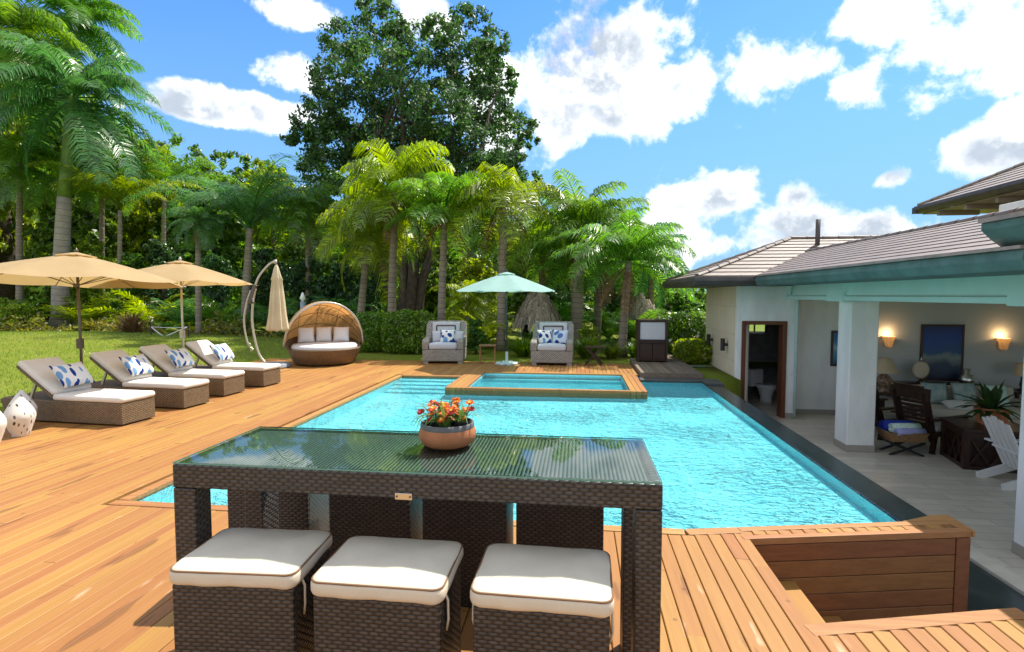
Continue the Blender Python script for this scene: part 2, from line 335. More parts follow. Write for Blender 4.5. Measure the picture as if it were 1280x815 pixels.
def watermat(name, tint, s1=.28, sc=5., rough=.015):
    m = bpy.data.materials.new(name); m.use_nodes = True; t = NT(m.node_tree)
    out = t.n('ShaderNodeOutputMaterial')
    tc = t.n('ShaderNodeTexCoord')
    mp = t.n('ShaderNodeMapping'); mp.inputs['Scale'].default_value = (.75, 1.35, 1); mp.inputs['Rotation'].default_value = (0, 0, .25); t.l(tc.outputs['Object'], mp.inputs[0])
    a = t.n('ShaderNodeTexNoise', i_Scale=sc, i_Detail=3.5, i_Roughness=.55, i_Distortion=.5); b = t.n('ShaderNodeTexNoise', i_Scale=sc*2.9, i_Detail=2., i_Distortion=.5)
    for q in (a, b): t.l(mp.outputs[0], q.inputs['Vector'])
    h = t.math('ADD', a.outputs[0], t.math('MULTIPLY', b.outputs[0], .33))
    wp = t.n('ShaderNodeTexNoise', i_Scale=.55, i_Detail=3.); t.l(tc.outputs['Object'], wp.inputs['Vector'])
    bm = t.n('ShaderNodeBump', i_Strength=s1, i_Distance=.12); t.l(h, bm.inputs['Height'])
    t.l(t.math('MULTIPLY', t.math('ADD', t.math('MULTIPLY', t.smooth(wp.outputs[0], .36, .64), .65), .48), s1), bm.inputs['Strength'])
    gl = t.n('ShaderNodeBsdfGlossy', i_Roughness=rough); t.l(bm.outputs[0], gl.inputs['Normal'])
    tr = t.n('ShaderNodeBsdfTransparent'); tr.inputs[0].default_value = (*tint, 1)
    fr = t.n('ShaderNodeFresnel', i_IOR=1.36); t.l(bm.outputs[0], fr.inputs['Normal'])
    ms = t.n('ShaderNodeMixShader'); t.l(t.math('MULTIPLY', fr.outputs[0], 1.0), ms.inputs[0])
    t.l(tr.outputs[0], ms.inputs[1]); t.l(gl.outputs[0], ms.inputs[2]); t.l(ms.outputs[0], out.inputs[0]); return m
M['water'] = watermat('pool_water', (.66, .965, 1.), s1=.95, sc=8.0)
M['tubwater'] = watermat('tub_water', (.80, .97, 1.), s1=.10, sc=4.)
M['pooltile'] = tilemat('pool_tiles', (.36, .86, .93), (.41, .88, .95), (.55, .92, .95), .3, .3, rough=.4, msize=.006, offset=0., var=.06, vs=.7, bump=.1)
M['tubtile'] = tilemat('tub_tiles', (.25, .66, .72), (.28, .70, .76), (.45, .75, .77), .15, .15, rough=.35, msize=.005, offset=0., var=.05, vs=1, bump=.1)

def glassmat(name, tint=(.75, .92, .88), ior=1.5, rough=.0):
    m = bpy.data.materials.new(name); m.use_nodes = True; t = NT(m.node_tree)
    out = t.n('ShaderNodeOutputMaterial'); gl = t.n('ShaderNodeBsdfGlossy', i_Roughness=rough); tr = t.n('ShaderNodeBsdfTransparent'); tr.inputs[0].default_value = (*tint, 1)
    fr = t.n('ShaderNodeFresnel', i_IOR=ior); ms = t.n('ShaderNodeMixShader')
    t.l(fr.outputs[0], ms.inputs[0]); t.l(tr.outputs[0], ms.inputs[1]); t.l(gl.outputs[0], ms.inputs[2]); t.l(ms.outputs[0], out.inputs[0]); return m
M['glass'] = glassmat('table_glass', tint=(.66, .93, .88), ior=1.7, rough=.015)
M['glassedge'] = mat('glass_edge', (.10, .30, .26), .1, .8)
M['pane'] = glassmat('window_glass', (.9, .95, .95))

def stripemat(name):
    m = bpy.data.materials.new(name); m.use_nodes = True; t = NT(m.node_tree)
    out = t.n('ShaderNodeOutputMaterial'); p = t.n('ShaderNodeBsdfPrincipled', i_Roughness=.4)
    uv = t.n('ShaderNodeUVMap'); sx = t.n('ShaderNodeSeparateXYZ'); t.l(uv.outputs[0], sx.inputs[0])
    s = t.math('ABSOLUTE', t.math('SINE', t.math('MULTIPLY', sx.outputs[0], PI/.0165)))
    k = t.math('ABSOLUTE', t.math('SINE', t.math('MULTIPLY', sx.outputs[1], PI/.03)))
    c = t.mixc(t.smooth(s, .25, .7), (.012, .012, .012), (.20, .185, .175))
    t.l(c, p.inputs['Base Color'])
    b = t.n('ShaderNodeBump', i_Strength=1., i_Distance=.006); t.l(t.math('ADD', s, t.math('MULTIPLY', k, .15)), b.inputs['Height']); t.l(b.outputs[0], p.inputs['Normal'])
    t.l(p.outputs[0], out.inputs[0]); return m
M['tabletop'] = stripemat('woven_table_top')

def leafprint(name, ground=(.78, .77, .74), c1=(.012, .045, .24), c2=(.16, .33, .58), scale=9.5, seed=0., thr=.47, keepthr=.12):
    """white cotton printed with blue leaves"""
    m = bpy.data.materials.new(name); m.use_nodes = True; t = NT(m.node_tree)
    out = t.n('ShaderNodeOutputMaterial'); p = t.n('ShaderNodeBsdfPrincipled', i_Roughness=.9); p.inputs['Specular IOR Level'].default_value = .2
    tc = t.n('ShaderNodeTexCoord'); mp = t.n('ShaderNodeMapping'); mp.inputs['Rotation'].default_value = (0, 0, .7); mp.inputs['Scale'].default_value = (.75, 1.75, .6); mp.inputs['Location'].default_value = (seed, seed*.7, 0)
    t.l(tc.outputs['Object'], mp.inputs[0])
    v = t.n('ShaderNodeTexVoronoi', i_Scale=scale, i_Randomness=.75); t.l(mp.outputs[0], v.inputs['Vector'])
    sh = t.smooth(v.outputs['Distance'], thr+.015, thr-.015)
    sc = t.n('ShaderNodeSeparateColor'); t.l(v.outputs['Color'], sc.inputs[0])
    bl = t.mixc(t.math('GREATER_THAN', sc.outputs[0], .55), c1, c2)
    keep = t.math('GREATER_THAN', sc.outputs[1], keepthr)
    c = t.mixc(t.math('MULTIPLY', sh, keep), ground, bl)
    t.l(c, p.inputs['Base Color']); t.l(p.outputs[0], out.inputs[0]); return m
M['print'] = leafprint('blue_leaf_print')
M['potprint'] = leafprint('pot_leaf_print', ground=(.70, .66, .58), c1=(.10, .075, .06), c2=(.20, .15, .12), scale=14., thr=.27, keepthr=.4)

def emis(name, col, st):
    m = bpy.data.materials.new(name); m.use_nodes = True; t = NT(m.node_tree)
    o = t.n('ShaderNodeOutputMaterial'); e = t.n('ShaderNodeEmission', i_Strength=st); e.inputs[0].default_value = (*col, 1); t.l(e.outputs[0], o.inputs[0]); return m
M['bulb'] = emis('lit_bulb', (1, .62, .25), 7.)

def painting(name, stops, scale=2.2):
    m = bpy.data.materials.new(name); m.use_nodes = True; t = NT(m.node_tree)
    out = t.n('ShaderNodeOutputMaterial'); p = t.n('ShaderNodeBsdfPrincipled', i_Roughness=.5)
    tc = t.n('ShaderNodeTexCoord'); sp = t.n('ShaderNodeSeparateXYZ'); t.l(tc.outputs['Generated'], sp.inputs[0])
    nz = t.n('ShaderNodeTexNoise', i_Scale=scale, i_Detail=5.); t.l(tc.outputs['Generated'], nz.inputs['Vector'])
    z = t.math('ADD', sp.outputs[2], t.math('MULTIPLY', t.math('SUBTRACT', nz.outputs[0], .5), .35))
    t.l(t.ramp(z, stops), p.inputs['Base Color']); t.l(p.outputs[0], out.inputs[0]); return m
M['art_big'] = painting('seascape_paint', [(0, (.015, .025, .06)), (.28, (.04, .07, .12)), (.42, (.22, .28, .26)), (.5, (.03, .10, .24)), (.75, (.02, .07, .32)), (1, (.02, .04, .16))])
M['art_small'] = painting('blue_paint', [(0, (.02, .10, .22)), (.35, (.08, .30, .5)), (.55, (.3, .5, .62)), (.7, (.05, .22, .45)), (1, (.02, .12, .35))], 4.)
M['frame'] = mat('picture_frame', (.05, .022, .012), .4)

# ------------------------------------------------------------------ mesh building
class MB:
    def __init__(s): s.v = []; s.f = []; s.m = []; s.uv = {}
    def add(s, vs, fs, mi=0, uvs=None):
        o = len(s.v); s.v += [tuple(p) for p in vs]
        for i, f in enumerate(fs):
            if uvs: s.uv[len(s.f)] = uvs[i]
            s.f.append(tuple(o+k for k in f)); s.m.append(mi)
        return s
    def box(s, x0, x1, y0, y1, z0, z1, mi=0, rot=None, piv=None):
        vs = [Vector((x, y, z)) for z in (z0, z1) for y in (y0, y1) for x in (x0, x1)]
        if rot is not None:
            pv = Vector(piv or ((x0+x1)/2, (y0+y1)/2, (z0+z1)/2)); vs = [rot @ (p-pv) + pv for p in vs]
        return s.add(vs, [(0, 2, 3, 1), (4, 5, 7, 6), (0, 1, 5, 4), (2, 6, 7, 3), (0, 4, 6, 2), (1, 3, 7, 5)], mi)
    def bar(s, a, b, w, h, mi=0, upv=(0, 0, 1)):
        a, b = Vector(a), Vector(b); d = (b-a).normalized(); u = Vector(upv)
        if abs(d.dot(u)) > .98: u = Vector((1, 0, 0))
        sx = d.cross(u).normalized()*w/2; sy = sx.cross(d).normalized()*h/2
        vs = [p+i*sx+j*sy for p in (a, b) for (i, j) in ((-1, -1), (1, -1), (1, 1), (-1, 1))]
        return s.add(vs, [(3, 2, 1, 0), (4, 5, 6, 7), (0, 1, 5, 4), (1, 2, 6, 5), (2, 3, 7, 6), (3, 0, 4, 7)], mi)
    def prism(s, pts, z0, z1, mi=0):
        n = len(pts); vs = [(x, y, z0) for x, y in pts]+[(x, y, z1) for x, y in pts]
        return s.add(vs, [tuple(range(n-1, -1, -1)), tuple(range(n, 2*n))]+[(i, (i+1) % n, n+(i+1) % n, n+i) for i in range(n)], mi)
    def prism_y(s, pts, y0, y1, mi=0):       # outline in x,z extruded along y
        n = len(pts); vs = [(x, y0, z) for x, z in pts]+[(x, y1, z) for x, z in pts]
        return s.add(vs, [tuple(range(n)), tuple(range(2*n-1, n-1, -1))]+[(i, n+i, n+(i+1) % n, (i+1) % n) for i in range(n)], mi)
    def prism_x(s, pts, x0, x1, mi=0):       # outline in y,z extruded along x
        n = len(pts); vs = [(x0, y, z) for y, z in pts]+[(x1, y, z) for y, z in pts]
        return s.add(vs, [tuple(range(n-1, -1, -1)), tuple(range(n, 2*n))]+[(i, (i+1) % n, n+(i+1) % n, n+i) for i in range(n)], mi)
    def tube(s, pts, r, n=8, mi=0, cap=True):
        pts = [Vector(p) for p in pts]; k = len(pts); rs = r if isinstance(r, (list, tuple)) else [r]*k
        vs = []; u = None; cum = 0; us = []
        for i, p in enumerate(pts):
            d = (pts[min(i+1, k-1)]-pts[max(i-1, 0)]).normalized()
            if u is None:
                u = Vector((1, 0, 0)) if abs(d.x) < .9 else Vector((0, 1, 0))
            u = (u-d*u.dot(d)).normalized(); w_ = d.cross(u)
            vs += [p+(u*math.cos(2*PI*j/n)+w_*math.sin(2*PI*j/n))*rs[i] for j in range(n)]
            if i: cum += (pts[i]-pts[i-1]).length
            us.append(cum)
        fs, uv = [], []
        for i in range(k-1):
            for j in range(n):
                fs.append((i*n+j, i*n+(j+1) % n, (i+1)*n+(j+1) % n, (i+1)*n+j))
                c = 2*PI*rs[0]
                uv.append([(j/n*c, us[i]), ((j+1)/n*c, us[i]), ((j+1)/n*c, us[i+1]), (j/n*c, us[i+1])])
        s.add(vs, fs, mi, uv)
        if cap:
            o = len(s.v)-len(vs); s.f.append(tuple(o+j for j in range(n-1, -1, -1))); s.m.append(mi)
            s.f.append(tuple(o+(k-1)*n+j for j in range(n))); s.m.append(mi)
        return s
    def lathe(s, prof, n=24, c=(0, 0, 0), mi=0, sx=1., sy=1., lobes=0., nl=8):
        vs = []
        for r, z in prof:
            for j in range(n):
                a = 2*PI*j/n; rr = r*(1+lobes*math.cos(a*nl)); vs.append((c[0]+rr*math.cos(a)*sx, c[1]+rr*math.sin(a)*sy, c[2]+z))
        fs, uv = [], []; L = 0
        for i in range(len(prof)-1):
            dl = math.hypot(prof[i+1][0]-prof[i][0], prof[i+1][1]-prof[i][1]); rm = max(prof[i][0], prof[i+1][0], .01)
            for j in range(n):
                fs.append((i*n+j, i*n+(j+1) % n, (i+1)*n+(j+1) % n, (i+1)*n+j))
                a0, a1 = 2*PI*j/n*rm, 2*PI*(j+1)/n*rm; uv.append([(a0, L), (a1, L), (a1, L+dl), (a0, L+dl)])
            L += dl
        return s.add(vs, fs, mi, uv)
    def grid(s, P, mi=0, uvscale=None, closed=False):
        nu, nv = len(P), len(P[0]); vs = [p for row in P for p in row]; fs, uv = [], []
        for i in range(nu-1):
            for j in range(nv if closed else nv-1):
                j2 = (j+1) % nv; fs.append((i*nv+j, (i+1)*nv+j, (i+1)*nv+j2, i*nv+j2))
                if uvscale: a, b = uvscale; uv.append([(i*a, j*b), ((i+1)*a, j*b), ((i+1)*a, (j+1)*b), (i*a, (j+1)*b)])
        return s.add(vs, fs, mi, uv or None)
    def slab(s, w_, d_, h, rc=.05, re=.03, dome=.01, c=(0, 0, 0), mi=0, n=5, wob=0., seed=1):
        """soft rounded cushion centred on c, bottom at c.z"""
        rg = random.Random(seed); ph = [rg.uniform(0, 6.28) for _ in range(4)]
        def ring(ins, z):
            out = []; W2, D2, r = w_/2-ins, d_/2-ins, max(rc-ins*.6, .012)
            for q, (sx, sy) in enumerate(((1, 1), (-1, 1), (-1, -1), (1, -1))):
                for k in range(n+1):
                    a = q*PI/2+k/n*PI/2; out.append(((W2-r)*sx+r*math.cos(a), (D2-r)*sy+r*math.sin(a)))
                # straight side subdivided so that it can wrinkle
                nx = ((1, 1), (-1, 1), (-1, -1), (1, -1))[(q+1) % 4]; a = (q+1)*PI/2
                p0 = out[-1]; p1 = ((W2-r)*nx[0]+r*math.cos(a), (D2-r)*nx[1]+r*math.sin(a))
                for k in range(1, 8): out.append((p0[0]+(p1[0]-p0[0])*k/8, p0[1]+(p1[1]-p0[1])*k/8))
            return [(c[0]+x, c[1]+y, c[2]+z+wob*(math.sin(x*17+ph[0])*math.cos(y*15+ph[1])+.5*math.sin(x*41+y*33+ph[2]))) for x, y in out]
        sec = [(re*.9, 0)]+[(re*(1-math.sin(a)), re*(1-math.cos(a))) for a in (R(30), R(60), R(90))]
        sec += [(re*(1-math.cos(a)), h-re+re*math.sin(a)) for a in (0, R(30), R(60), R(85))]
        m_ = min(w_, d_)/2
        for t in (.15, .3, .5, .7, .88): sec.append((re+(m_-re)*t*.98, h+dome*math.sin(t*PI/2)))
        rings = [ring(i, z) for i, z in sec]; k = len(rings[0]); o = len(s.v)
        s.grid(rings, mi, None, True)
        s.f.append(tuple(o+(len(rings)-1)*k+j for j in range(k-1, -1, -1))); s.m.append(mi)
        s.f.append(tuple(o+j for j in range(k))); s.m.append(mi)
        return s
    def pillow(s, w_, h_, t_, Mx, mi=0, n=10):
        for sg in (1, -1):
            P = []
            for i in range(n+1):
                row = []
                for j in range(n+1):
                    u, v = -1+2*i/n, -1+2*j/n
                    q = max(0, (1-u*u)*(1-v*v))**.42
                    x = w_/2*u*(1-.07*(1-v*v)); y = h_/2*v*(1-.07*(1-u*u))
                    row.append(Mx @ Vector((x, y, sg*t_/2*q)))
                P.append(row)
            if sg < 0: P = P[::-1]
            s.grid(P, mi)
        return s
    def build(s, name, mats, parent=None, smooth=False, bevel=0., seg=2, loc=None, weld=False, angle=None):
        me = bpy.data.meshes.new(name)
        if not isinstance(mats, (list, tuple)): mats = [mats]
        for m_ in mats: me.materials.append(m_)
        nv, nf = len(s.v), len(s.f)
        me.from_pydata(s.v, [], s.f)
        if len(mats) > 1: me.polygons.foreach_set('material_index', s.m)
        if smooth: me.polygons.foreach_set('use_smooth', [True]*nf)
        uvl = me.uv_layers.new(name='UVMap'); d = np.zeros((len(me.loops), 2), dtype=np.float32)
        for i, p in enumerate(me.polygons):
            e = s.uv.get(i); ls = p.loop_start
            if e:
                for k, q in enumerate(e): d[ls+k] = q
            else:
                nn = p.normal; ax = max(range(3), key=lambda a: abs(nn[a]))
                for k, vi in enumerate(p.vertices):
                    q = s.v[vi]; d[ls+k] = (q[1], q[2]) if ax == 0 else ((q[0], q[2]) if ax == 1 else (q[0], q[1]))
        uvl.data.foreach_set('uv', d.ravel())
        me.update()
        if angle: me.set_sharp_from_angle(angle=R(angle))
        o = bpy.data.objects.new(name, me); COL.objects.link(o)
        if parent: o.parent = parent
        if loc: o.location = loc
        if weld:
            wm = o.modifiers.new('weld', 'WELD'); wm.merge_threshold = .0008
        if bevel:
            b = o.modifiers.new('bevel', 'BEVEL'); b.width = bevel; b.segments = seg; b.limit_method = 'ANGLE'; b.angle_limit = R(35)
        return o

def tag(o, label=None, cat=None, group=None, kind=None):
    if label: o['label'] = label
    if cat: o['category'] = cat
    if group: o['group'] = group
    if kind: o['kind'] = kind
    return o
def thing(name, label, cat, loc=(0, 0, 0), rz=0., group=None):
    o = bpy.data.objects.new(name, None); COL.objects.link(o); o.empty_display_size = .2
    o.location = loc; o.rotation_euler = (0, 0, rz); return tag(o, label, cat, group)
def dup(root, loc, rz=0., label=None, group=None, scale=None):
    r = root.copy(); COL.objects.link(r); r.location = loc; r.rotation_euler = (0, 0, rz)
    if scale: r.scale = (scale,)*3
    if label: r['label'] = label
    if group: r['group'] = group
    for ch in list(root.children):
        c = ch.copy(); COL.objects.link(c); c.parent = r
        for g in list(ch.children):
            q = g.copy(); COL.objects.link(q); q.parent = c
    return r
def struct(mb, name, m, **k):
    return tag(mb.build(name, m, **k), kind='structure')
RX = lambda a: Matrix.Rotation(a, 4, 'X')
RY = lambda a: Matrix.Rotation(a, 4, 'Y')
RZ = lambda a: Matrix.Rotation(a, 4, 'Z')
TR = lambda *p: Matrix.Translation(p)

# ------------------------------------------------------------------ setting: ground, deck, pool
def nearY(x): return 4.05 if x < .8 else 4.05+(x-.8)*.20
def recN(x): return 3.93+(x-1.2)*.20
def recS(x): return 2.92+(x-1.2)*.25
ZT = -.9
# ground: lawn sheet to the horizon with the sunken court left out
mb = MB()
def gquad(x0, x1, y0, y1, z=-.03): mb.add([(x0, y0, z), (x1, y0, z), (x1, y1, z), (x0, y1, z)], [(0, 1, 2, 3)])
gquad(-900, -44, -900, 900); gquad(-44, -8.5, -900, 4); gquad(-44, -8.5, 36, 900); gquad(-8.5, 900, 13.88, 900); gquad(-8.5, 900, -900, -3.0)
gquad(14, 900, -3.0, 13.88); mb.box(2.66, 3.41, 11.64, 13.9, -.9, -.035)
mb.grid([[(-44+35.5*i/40, 4+32*j/36, -.03+.42*math.exp(-((-44+35.5*i/40+20)**2/55+(4+32*j/36-16.5)**2/22))*min(1, i/4, (40-i)/4, j/4, (36-j)/4)) for j in range(37)] for i in range(41)])
struct(mb, 'lawn', M['lawn'], smooth=True)
# sunken court: one slab under terrace, channel and recess
mb = MB(); mb.box(2.78, 14.2, 4.32, 13.86, -1.05, ZT-.012); mb.box(1.0, 14.2, -3, 4.318, -1.05, ZT-.012); struct(mb, 'court_floor', M['slate'])
mb = MB()
mb.prism([(4.22, 2.0), (14, 2.0), (14, 15.2), (3.3, 15.2), (3.3, 12.0), (3.98, 11.4)], ZT-.2, ZT+.02)
struct(mb, 'terrace_floor', M['travertine'])
mb = MB(); mb.prism([(4.02, 2.0), (4.215, 2.0), (4.0, 11.3), (3.80, 11.3)], ZT-.2, ZT+.024); struct(mb, 'terrace_lip', M['lipstone'], bevel=.01)

rnd = random.Random(5)
BW, GAP = .0965, .0055
mb = MB()
def board(x0, x1, y0, y1, zt=0., th=.028):
    if y1-y0 < .03: return
    b = .004; dz = rnd.uniform(-.0012, .0012); zt += dz
    sec = [(x0, zt-th), (x1, zt-th), (x1, zt-b), (x1-b, zt), (x0+b, zt), (x0, zt-b)]
    vs = [(x, y0, z) for x, z in sec]+[(x, y1, z) for x, z in sec]
    fs = [(0, 1, 2, 3, 4, 5), (11, 10, 9, 8, 7, 6)]+[(i, 6+i, 6+(i+1) % 6, (i+1) % 6) for i in range(6)]
    mb.add(vs, fs)
def run(x0, x1, y0, y1):
    y = y0; first = True
    while y < y1-.01:
        L = rnd.uniform(.6, 3.6) if first else rnd.uniform(2.2, 3.9)
        e = min(y+L, y1)
        if y1-e < .35: e = y1
        board(x0, x1, y, e-.002); y = e; first = False
x = -8.5
TRM = .105
while x < 2.45:
    x1 = x+BW-(GAP if x > -2.2 else .0022); xc = x+BW/2
    if x1 < -3.80-TRM*.9: run(x, x1, -3, 13.88)
    else:
        if xc < 1.2: run(x, x1, -3, nearY(xc)-TRM)
        else: run(x, x1, -3, recS(xc)-.10)
        if xc < -2.44: run(x, x1, 11.28+.1, 13.88)
        elif xc < 1.30: run(x, x1, 11.93, 13.88)
    x += BW
x = 1.2
while x < 2.86:
    board(x, x+BW-GAP, recN(x+.04)+.062, nearY(x+.04)-.072); x += BW
struct(mb, 'deck', M['deck'])
# trim boards along the pool and recess
mb = MB()
def strip(a, b, wd, zt=.003, th=.05):
    a, b = Vector((*a, 0)), Vector((*b, 0)); d = (b-a).normalized(); nrm = Vector((-d.y, d.x, 0))*wd
    p = [a, b, b+nrm, a+nrm]; mb.prism([(q.x, q.y) for q in p], zt-th, zt)
for i in range(3):
    xa, xb = -3.80+i*1.533, -3.80+(i+1)*1.533-.003
    strip((xb, nearY(xb)), (xa-(.1 if i == 0 else 0), nearY(xa)), TRM-.008)
strip((2.92, nearY(2.92)), (1.203, nearY(1.203)), .068); strip((1.2, nearY(1.2)), (.803, nearY(.803)), TRM-.008)
strip((1.2, recN(1.2)), (2.92, recN(2.92)), .058)
strip((2.45, recS(2.45)), (1.2, recS(1.2)), .095)
strip((2.55, -3), (2.55, recS(2.45)-.1), .10)
mb.prism([(2.925, recN(2.92)), (2.945, recN(2.93)), (2.945, nearY(2.94)+.10), (2.80, nearY(2.8)+.10), (2.50, nearY(2.5)+.004), (2.925, nearY(2.925)+.004)], -.047, .003)
struct(mb, 'deck_trim', M['deckx'], bevel=.004)
mb = MB()
for k in range(3): mb.box(-3.80-TRM+.006, -3.80, 4.06+k*2.41, 4.06+(k+1)*2.41-.003, -.045, .003)
mb.box(-3.795, -2.47, 11.255, 11.36, -.05, .003)
struct(mb, 'pool_edge_board', M['deckx'], bevel=.004)
# dark bearers under the boards
mb = MB()
for (a, b, c, d) in ((-8.5, -3.86, -3, 13.88), (-3.86, 1.19, -3, 3.98), (1.19, 2.5, -3, 2.78), (-3.86, -2.5, 11.32, 13.88), (-2.5, 1.3, 11.9, 13.88)):
    mb.box(a, b, c, d, -.3, -.034)
mb.prism([(1.19, recN(1.2)+.04), (2.8, recN(2.8)+.04), (2.8, nearY(2.8)-.12), (1.19, nearY(1.19)-.12)], -.3, -.055)
struct(mb, 'deck_bearers', M['darkgap'])
# recess: boarded north wall, steps going down to the court
mb = MB()
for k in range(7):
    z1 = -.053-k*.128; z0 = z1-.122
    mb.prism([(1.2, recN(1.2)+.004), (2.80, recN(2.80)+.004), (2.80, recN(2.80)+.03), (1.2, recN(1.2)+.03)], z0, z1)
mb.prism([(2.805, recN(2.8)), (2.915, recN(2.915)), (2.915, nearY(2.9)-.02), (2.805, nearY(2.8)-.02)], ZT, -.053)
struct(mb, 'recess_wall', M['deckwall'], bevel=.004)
mb = MB()
for (xa, xb, z) in ((1.2, 1.385, -.32), (1.39, 1.575, -.32), (1.58, 1.76, -.60), (1.765, 1.92, -.60)):
    mb.prism([(xa, 2.86), (xb, 2.86), (xb, recN(xb)), (xa, recN(xa))], z-.04, z)
mb.box(1.2, 1.56, 2.9, 3.9, ZT, -.365, 0); mb.box(1.56, 1.905, 2.9, 3.9, ZT, -.645, 0)
struct(mb, 'steps', M['deck'], bevel=.004)

# pool shell
PX0, PX1, PY1 = -3.80, 2.52, 11.26
mb = MB()
fl = [(PX0, 4.05, -.22), (.8, 4.05, -.24), (PX1, nearY(PX1), -.15), (PX1, PY1, -.13), (PX0, PY1, -.18)]
mb.add(fl, [(0, 1, 2, 3, 4)])
top = -.048
def wallq(a, b, za, zb): mb.add([(*a, za), (*b, zb), (*b, top), (*a, top)], [(0, 1, 2, 3)])
wallq((PX0, 4.05), (.8, 4.05), -.22, -.24); wallq((.8, 4.05), (PX1, nearY(PX1)), -.24, -.15)
wallq((PX0, PY1), (PX0, 4.05), -.18, -.22); wallq((PX1, PY1), (PX0, PY1), -.13, -.18)
mb.add([(PX1, nearY(PX1), -.15), (PX1, PY1, -.13), (PX1, PY1, -.04), (PX1, nearY(PX1), -.04)], [(0, 1, 2, 3)])
for k in range(4): mb.box(PX0+.01, -2.46, 10.15+k*.28, 11.25, -.3, -.155+k*.03)       # entry steps
mb.box(-2.46, 1.26, 9.74, 11.25, -.6, -.12)
struct(mb, 'pool_shell', M['pooltile'])
mb = MB(); mb.box(PX1+.012, 2.84, nearY(2.6), 11.7, -1.0, -.034); struct(mb, 'overflow_edge', M['slate'], bevel=.015)
mb = MB(); mb.box(1.30, 2.9, 11.27, 11.62, -.6, .0); mb.box(2.55, 2.9, 10.95, 11.265, -.6, .0); struct(mb, 'dark_coping', M['coping'], bevel=.01)
# rippled water sheet
mb = MB(); pts = [(PX0, 4.05), (.8, 4.05), (2.535, nearY(2.535)), (2.535, 11.255), (PX0, 11.255)]
mb.add([(x, y, -.028) for x, y in pts], [(0, 1, 2, 3, 4)]); struct(mb, 'water', M['water'])
# hot tub: rim boards, shell, its own water
tub = thing('hot_tub', 'timber-rimmed square spa set into the far side of the pool', 'hot tub', (0, 0, 0))
mb = MB()
for k in range(4):
    mb.box(-2.46+k*.1, -2.365+k*.1, 9.74, 11.9, -.11, .025)
    if k < 3: mb.box(.96+k*.1, 1.055+k*.1, 9.74, 11.9, -.11, .025)
mb.box(-2.06, .955, 9.74, 9.86, -.11, .025); mb.box(-2.06, .955, 11.80, 11.9, -.11, .025)
mb.build('rim', M['deck'], tub, bevel=.004)
mb = MB()
mb.box(-2.44, 1.24, 9.755, 9.84, -.12, -.112)
tp = [(-2.055, 9.866), (.949, 9.866), (.949, 11.794), (-2.055, 11.794)]
for k in range(4):
    (xa, ya), (xb, yb) = tp[k], tp[(k+1) % 4]; mb.add([(xa, ya, -.5), (xb, yb, -.5), (xb, yb, -.004), (xa, ya, -.004)], [(0, 3, 2, 1)])
mb.add([(x, y, -.105) for x, y in tp], [(0, 1, 2, 3)])
mb.build('shell', M['tubtile'], tub)
mb = MB(); mb.add([(x, y, -.03) for x, y in tp], [(0, 1, 2, 3)]); mb.build('tub_water', M['tubwater'], tub)
# weathered platform beside the spa
mb = MB(); x = 1.36
while x < 2.6:
    board(x, x+.10, 11.66, 14.3, .10, .05); x += .106
for k in range(3): board(2.28+k*.106, 2.28+k*.106+.1, 14.31, 17.2, .10, .05)
mb.box(1.34, 2.64, 11.63, 11.655, -.02, .098); mb.box(1.36, 2.6, 11.7, 14.2, -.1, .045)
x = 1.06
struct(mb, 'weathered_platform', M['greydeck'])

# ------------------------------------------------------------------ house
house = thing('house', 'single-storey white villa wing with brown tiled roofs and open terrace', 'house', (4.4, 12.2, ZT))
HO = Vector((4.4, 12.2, ZT))
def hb(mb, name, m, **k):
    parent = k.pop('parent', house)
    mb.v = [tuple(Vector(p)-HO) for p in mb.v]; return mb.build(name, m, parent, **k)
EZ = 2.02
mb = MB(); mb.box(3.42, 3.70, 12.203, 14.9, ZT, EZ+.1); hb(mb, 'stone_wall', M['stone'])
mb = MB(); mb.box(3.424, 3.53, 12.0, 12.2, ZT, EZ+.1); mb.box(3.53, 4.42, 12.0, 12.2, 1.19, EZ+.1); mb.box(4.42, 4.62, 12.0, 12.2, ZT, EZ+.1)
mb.box(4.50, 4.62, 12.203, 12.5, ZT, EZ+.1); mb.box(4.623, 6.1, 12.45, 12.6, ZT, 2.35)
hb(mb, 'white_wall', M['plaster'])
mb = MB(); mb.box(6.103, 13.5, 12.45, 12.6, ZT, 2.4); mb.box(13.3, 13.5, 2.0, 12.45, ZT, 2.4); hb(mb, 'living_room_wall', M['livingwall'])
mb = MB(); mb.box(4.63, 7.0, 12.435, 12.449, ZT+.02, ZT+.13); mb.box(7.003, 13.3, 12.435, 12.449, ZT+.02, ZT+.13); mb.box(4.43, 4.63, 11.985, 11.999, ZT+.02, ZT+.13); hb(mb, 'skirting', M['skirt'])
# bathroom seen through the doorway
mb = MB(); mb.box(3.72, 6.2, 15.0, 15.15, ZT, .74); mb.box(3.72, 4.42, 15.0, 15.15, .742, 1.04); mb.box(5.02, 6.2, 15.0, 15.15, .742, 1.04); mb.box(3.72, 6.2, 15.0, 15.15, 1.042, 2.1)
mb.box(6.0, 6.15, 12.61, 14.99, ZT, 2.1); mb.box(3.701, 3.72, 12.21, 14.99, ZT, 2.1); mb.box(3.73, 5.99, 12.62, 14.99, 1.7, 1.75)
hb(mb, 'bathroom_wall', M['bathtile'])
wn = MB(); wn.box(4.42, 5.02, 15.02, 15.07, .745, .78); wn.box(4.42, 5.02, 15.02, 15.07, 1.0, 1.038); wn.box(4.42, 4.455, 15.02, 15.07, .782, .998); wn.box(4.985, 5.02, 15.02, 15.07, .782, .998); wn.box(4.70, 4.73, 15.02, 15.07, .782, .998)
wo_ = hb(wn, 'window', M['redwood'])
mb = MB(); mb.box(4.457, 4.98, 15.05, 15.056, .784, .996); hb(mb, 'pane', M['pane'], parent=wo_)
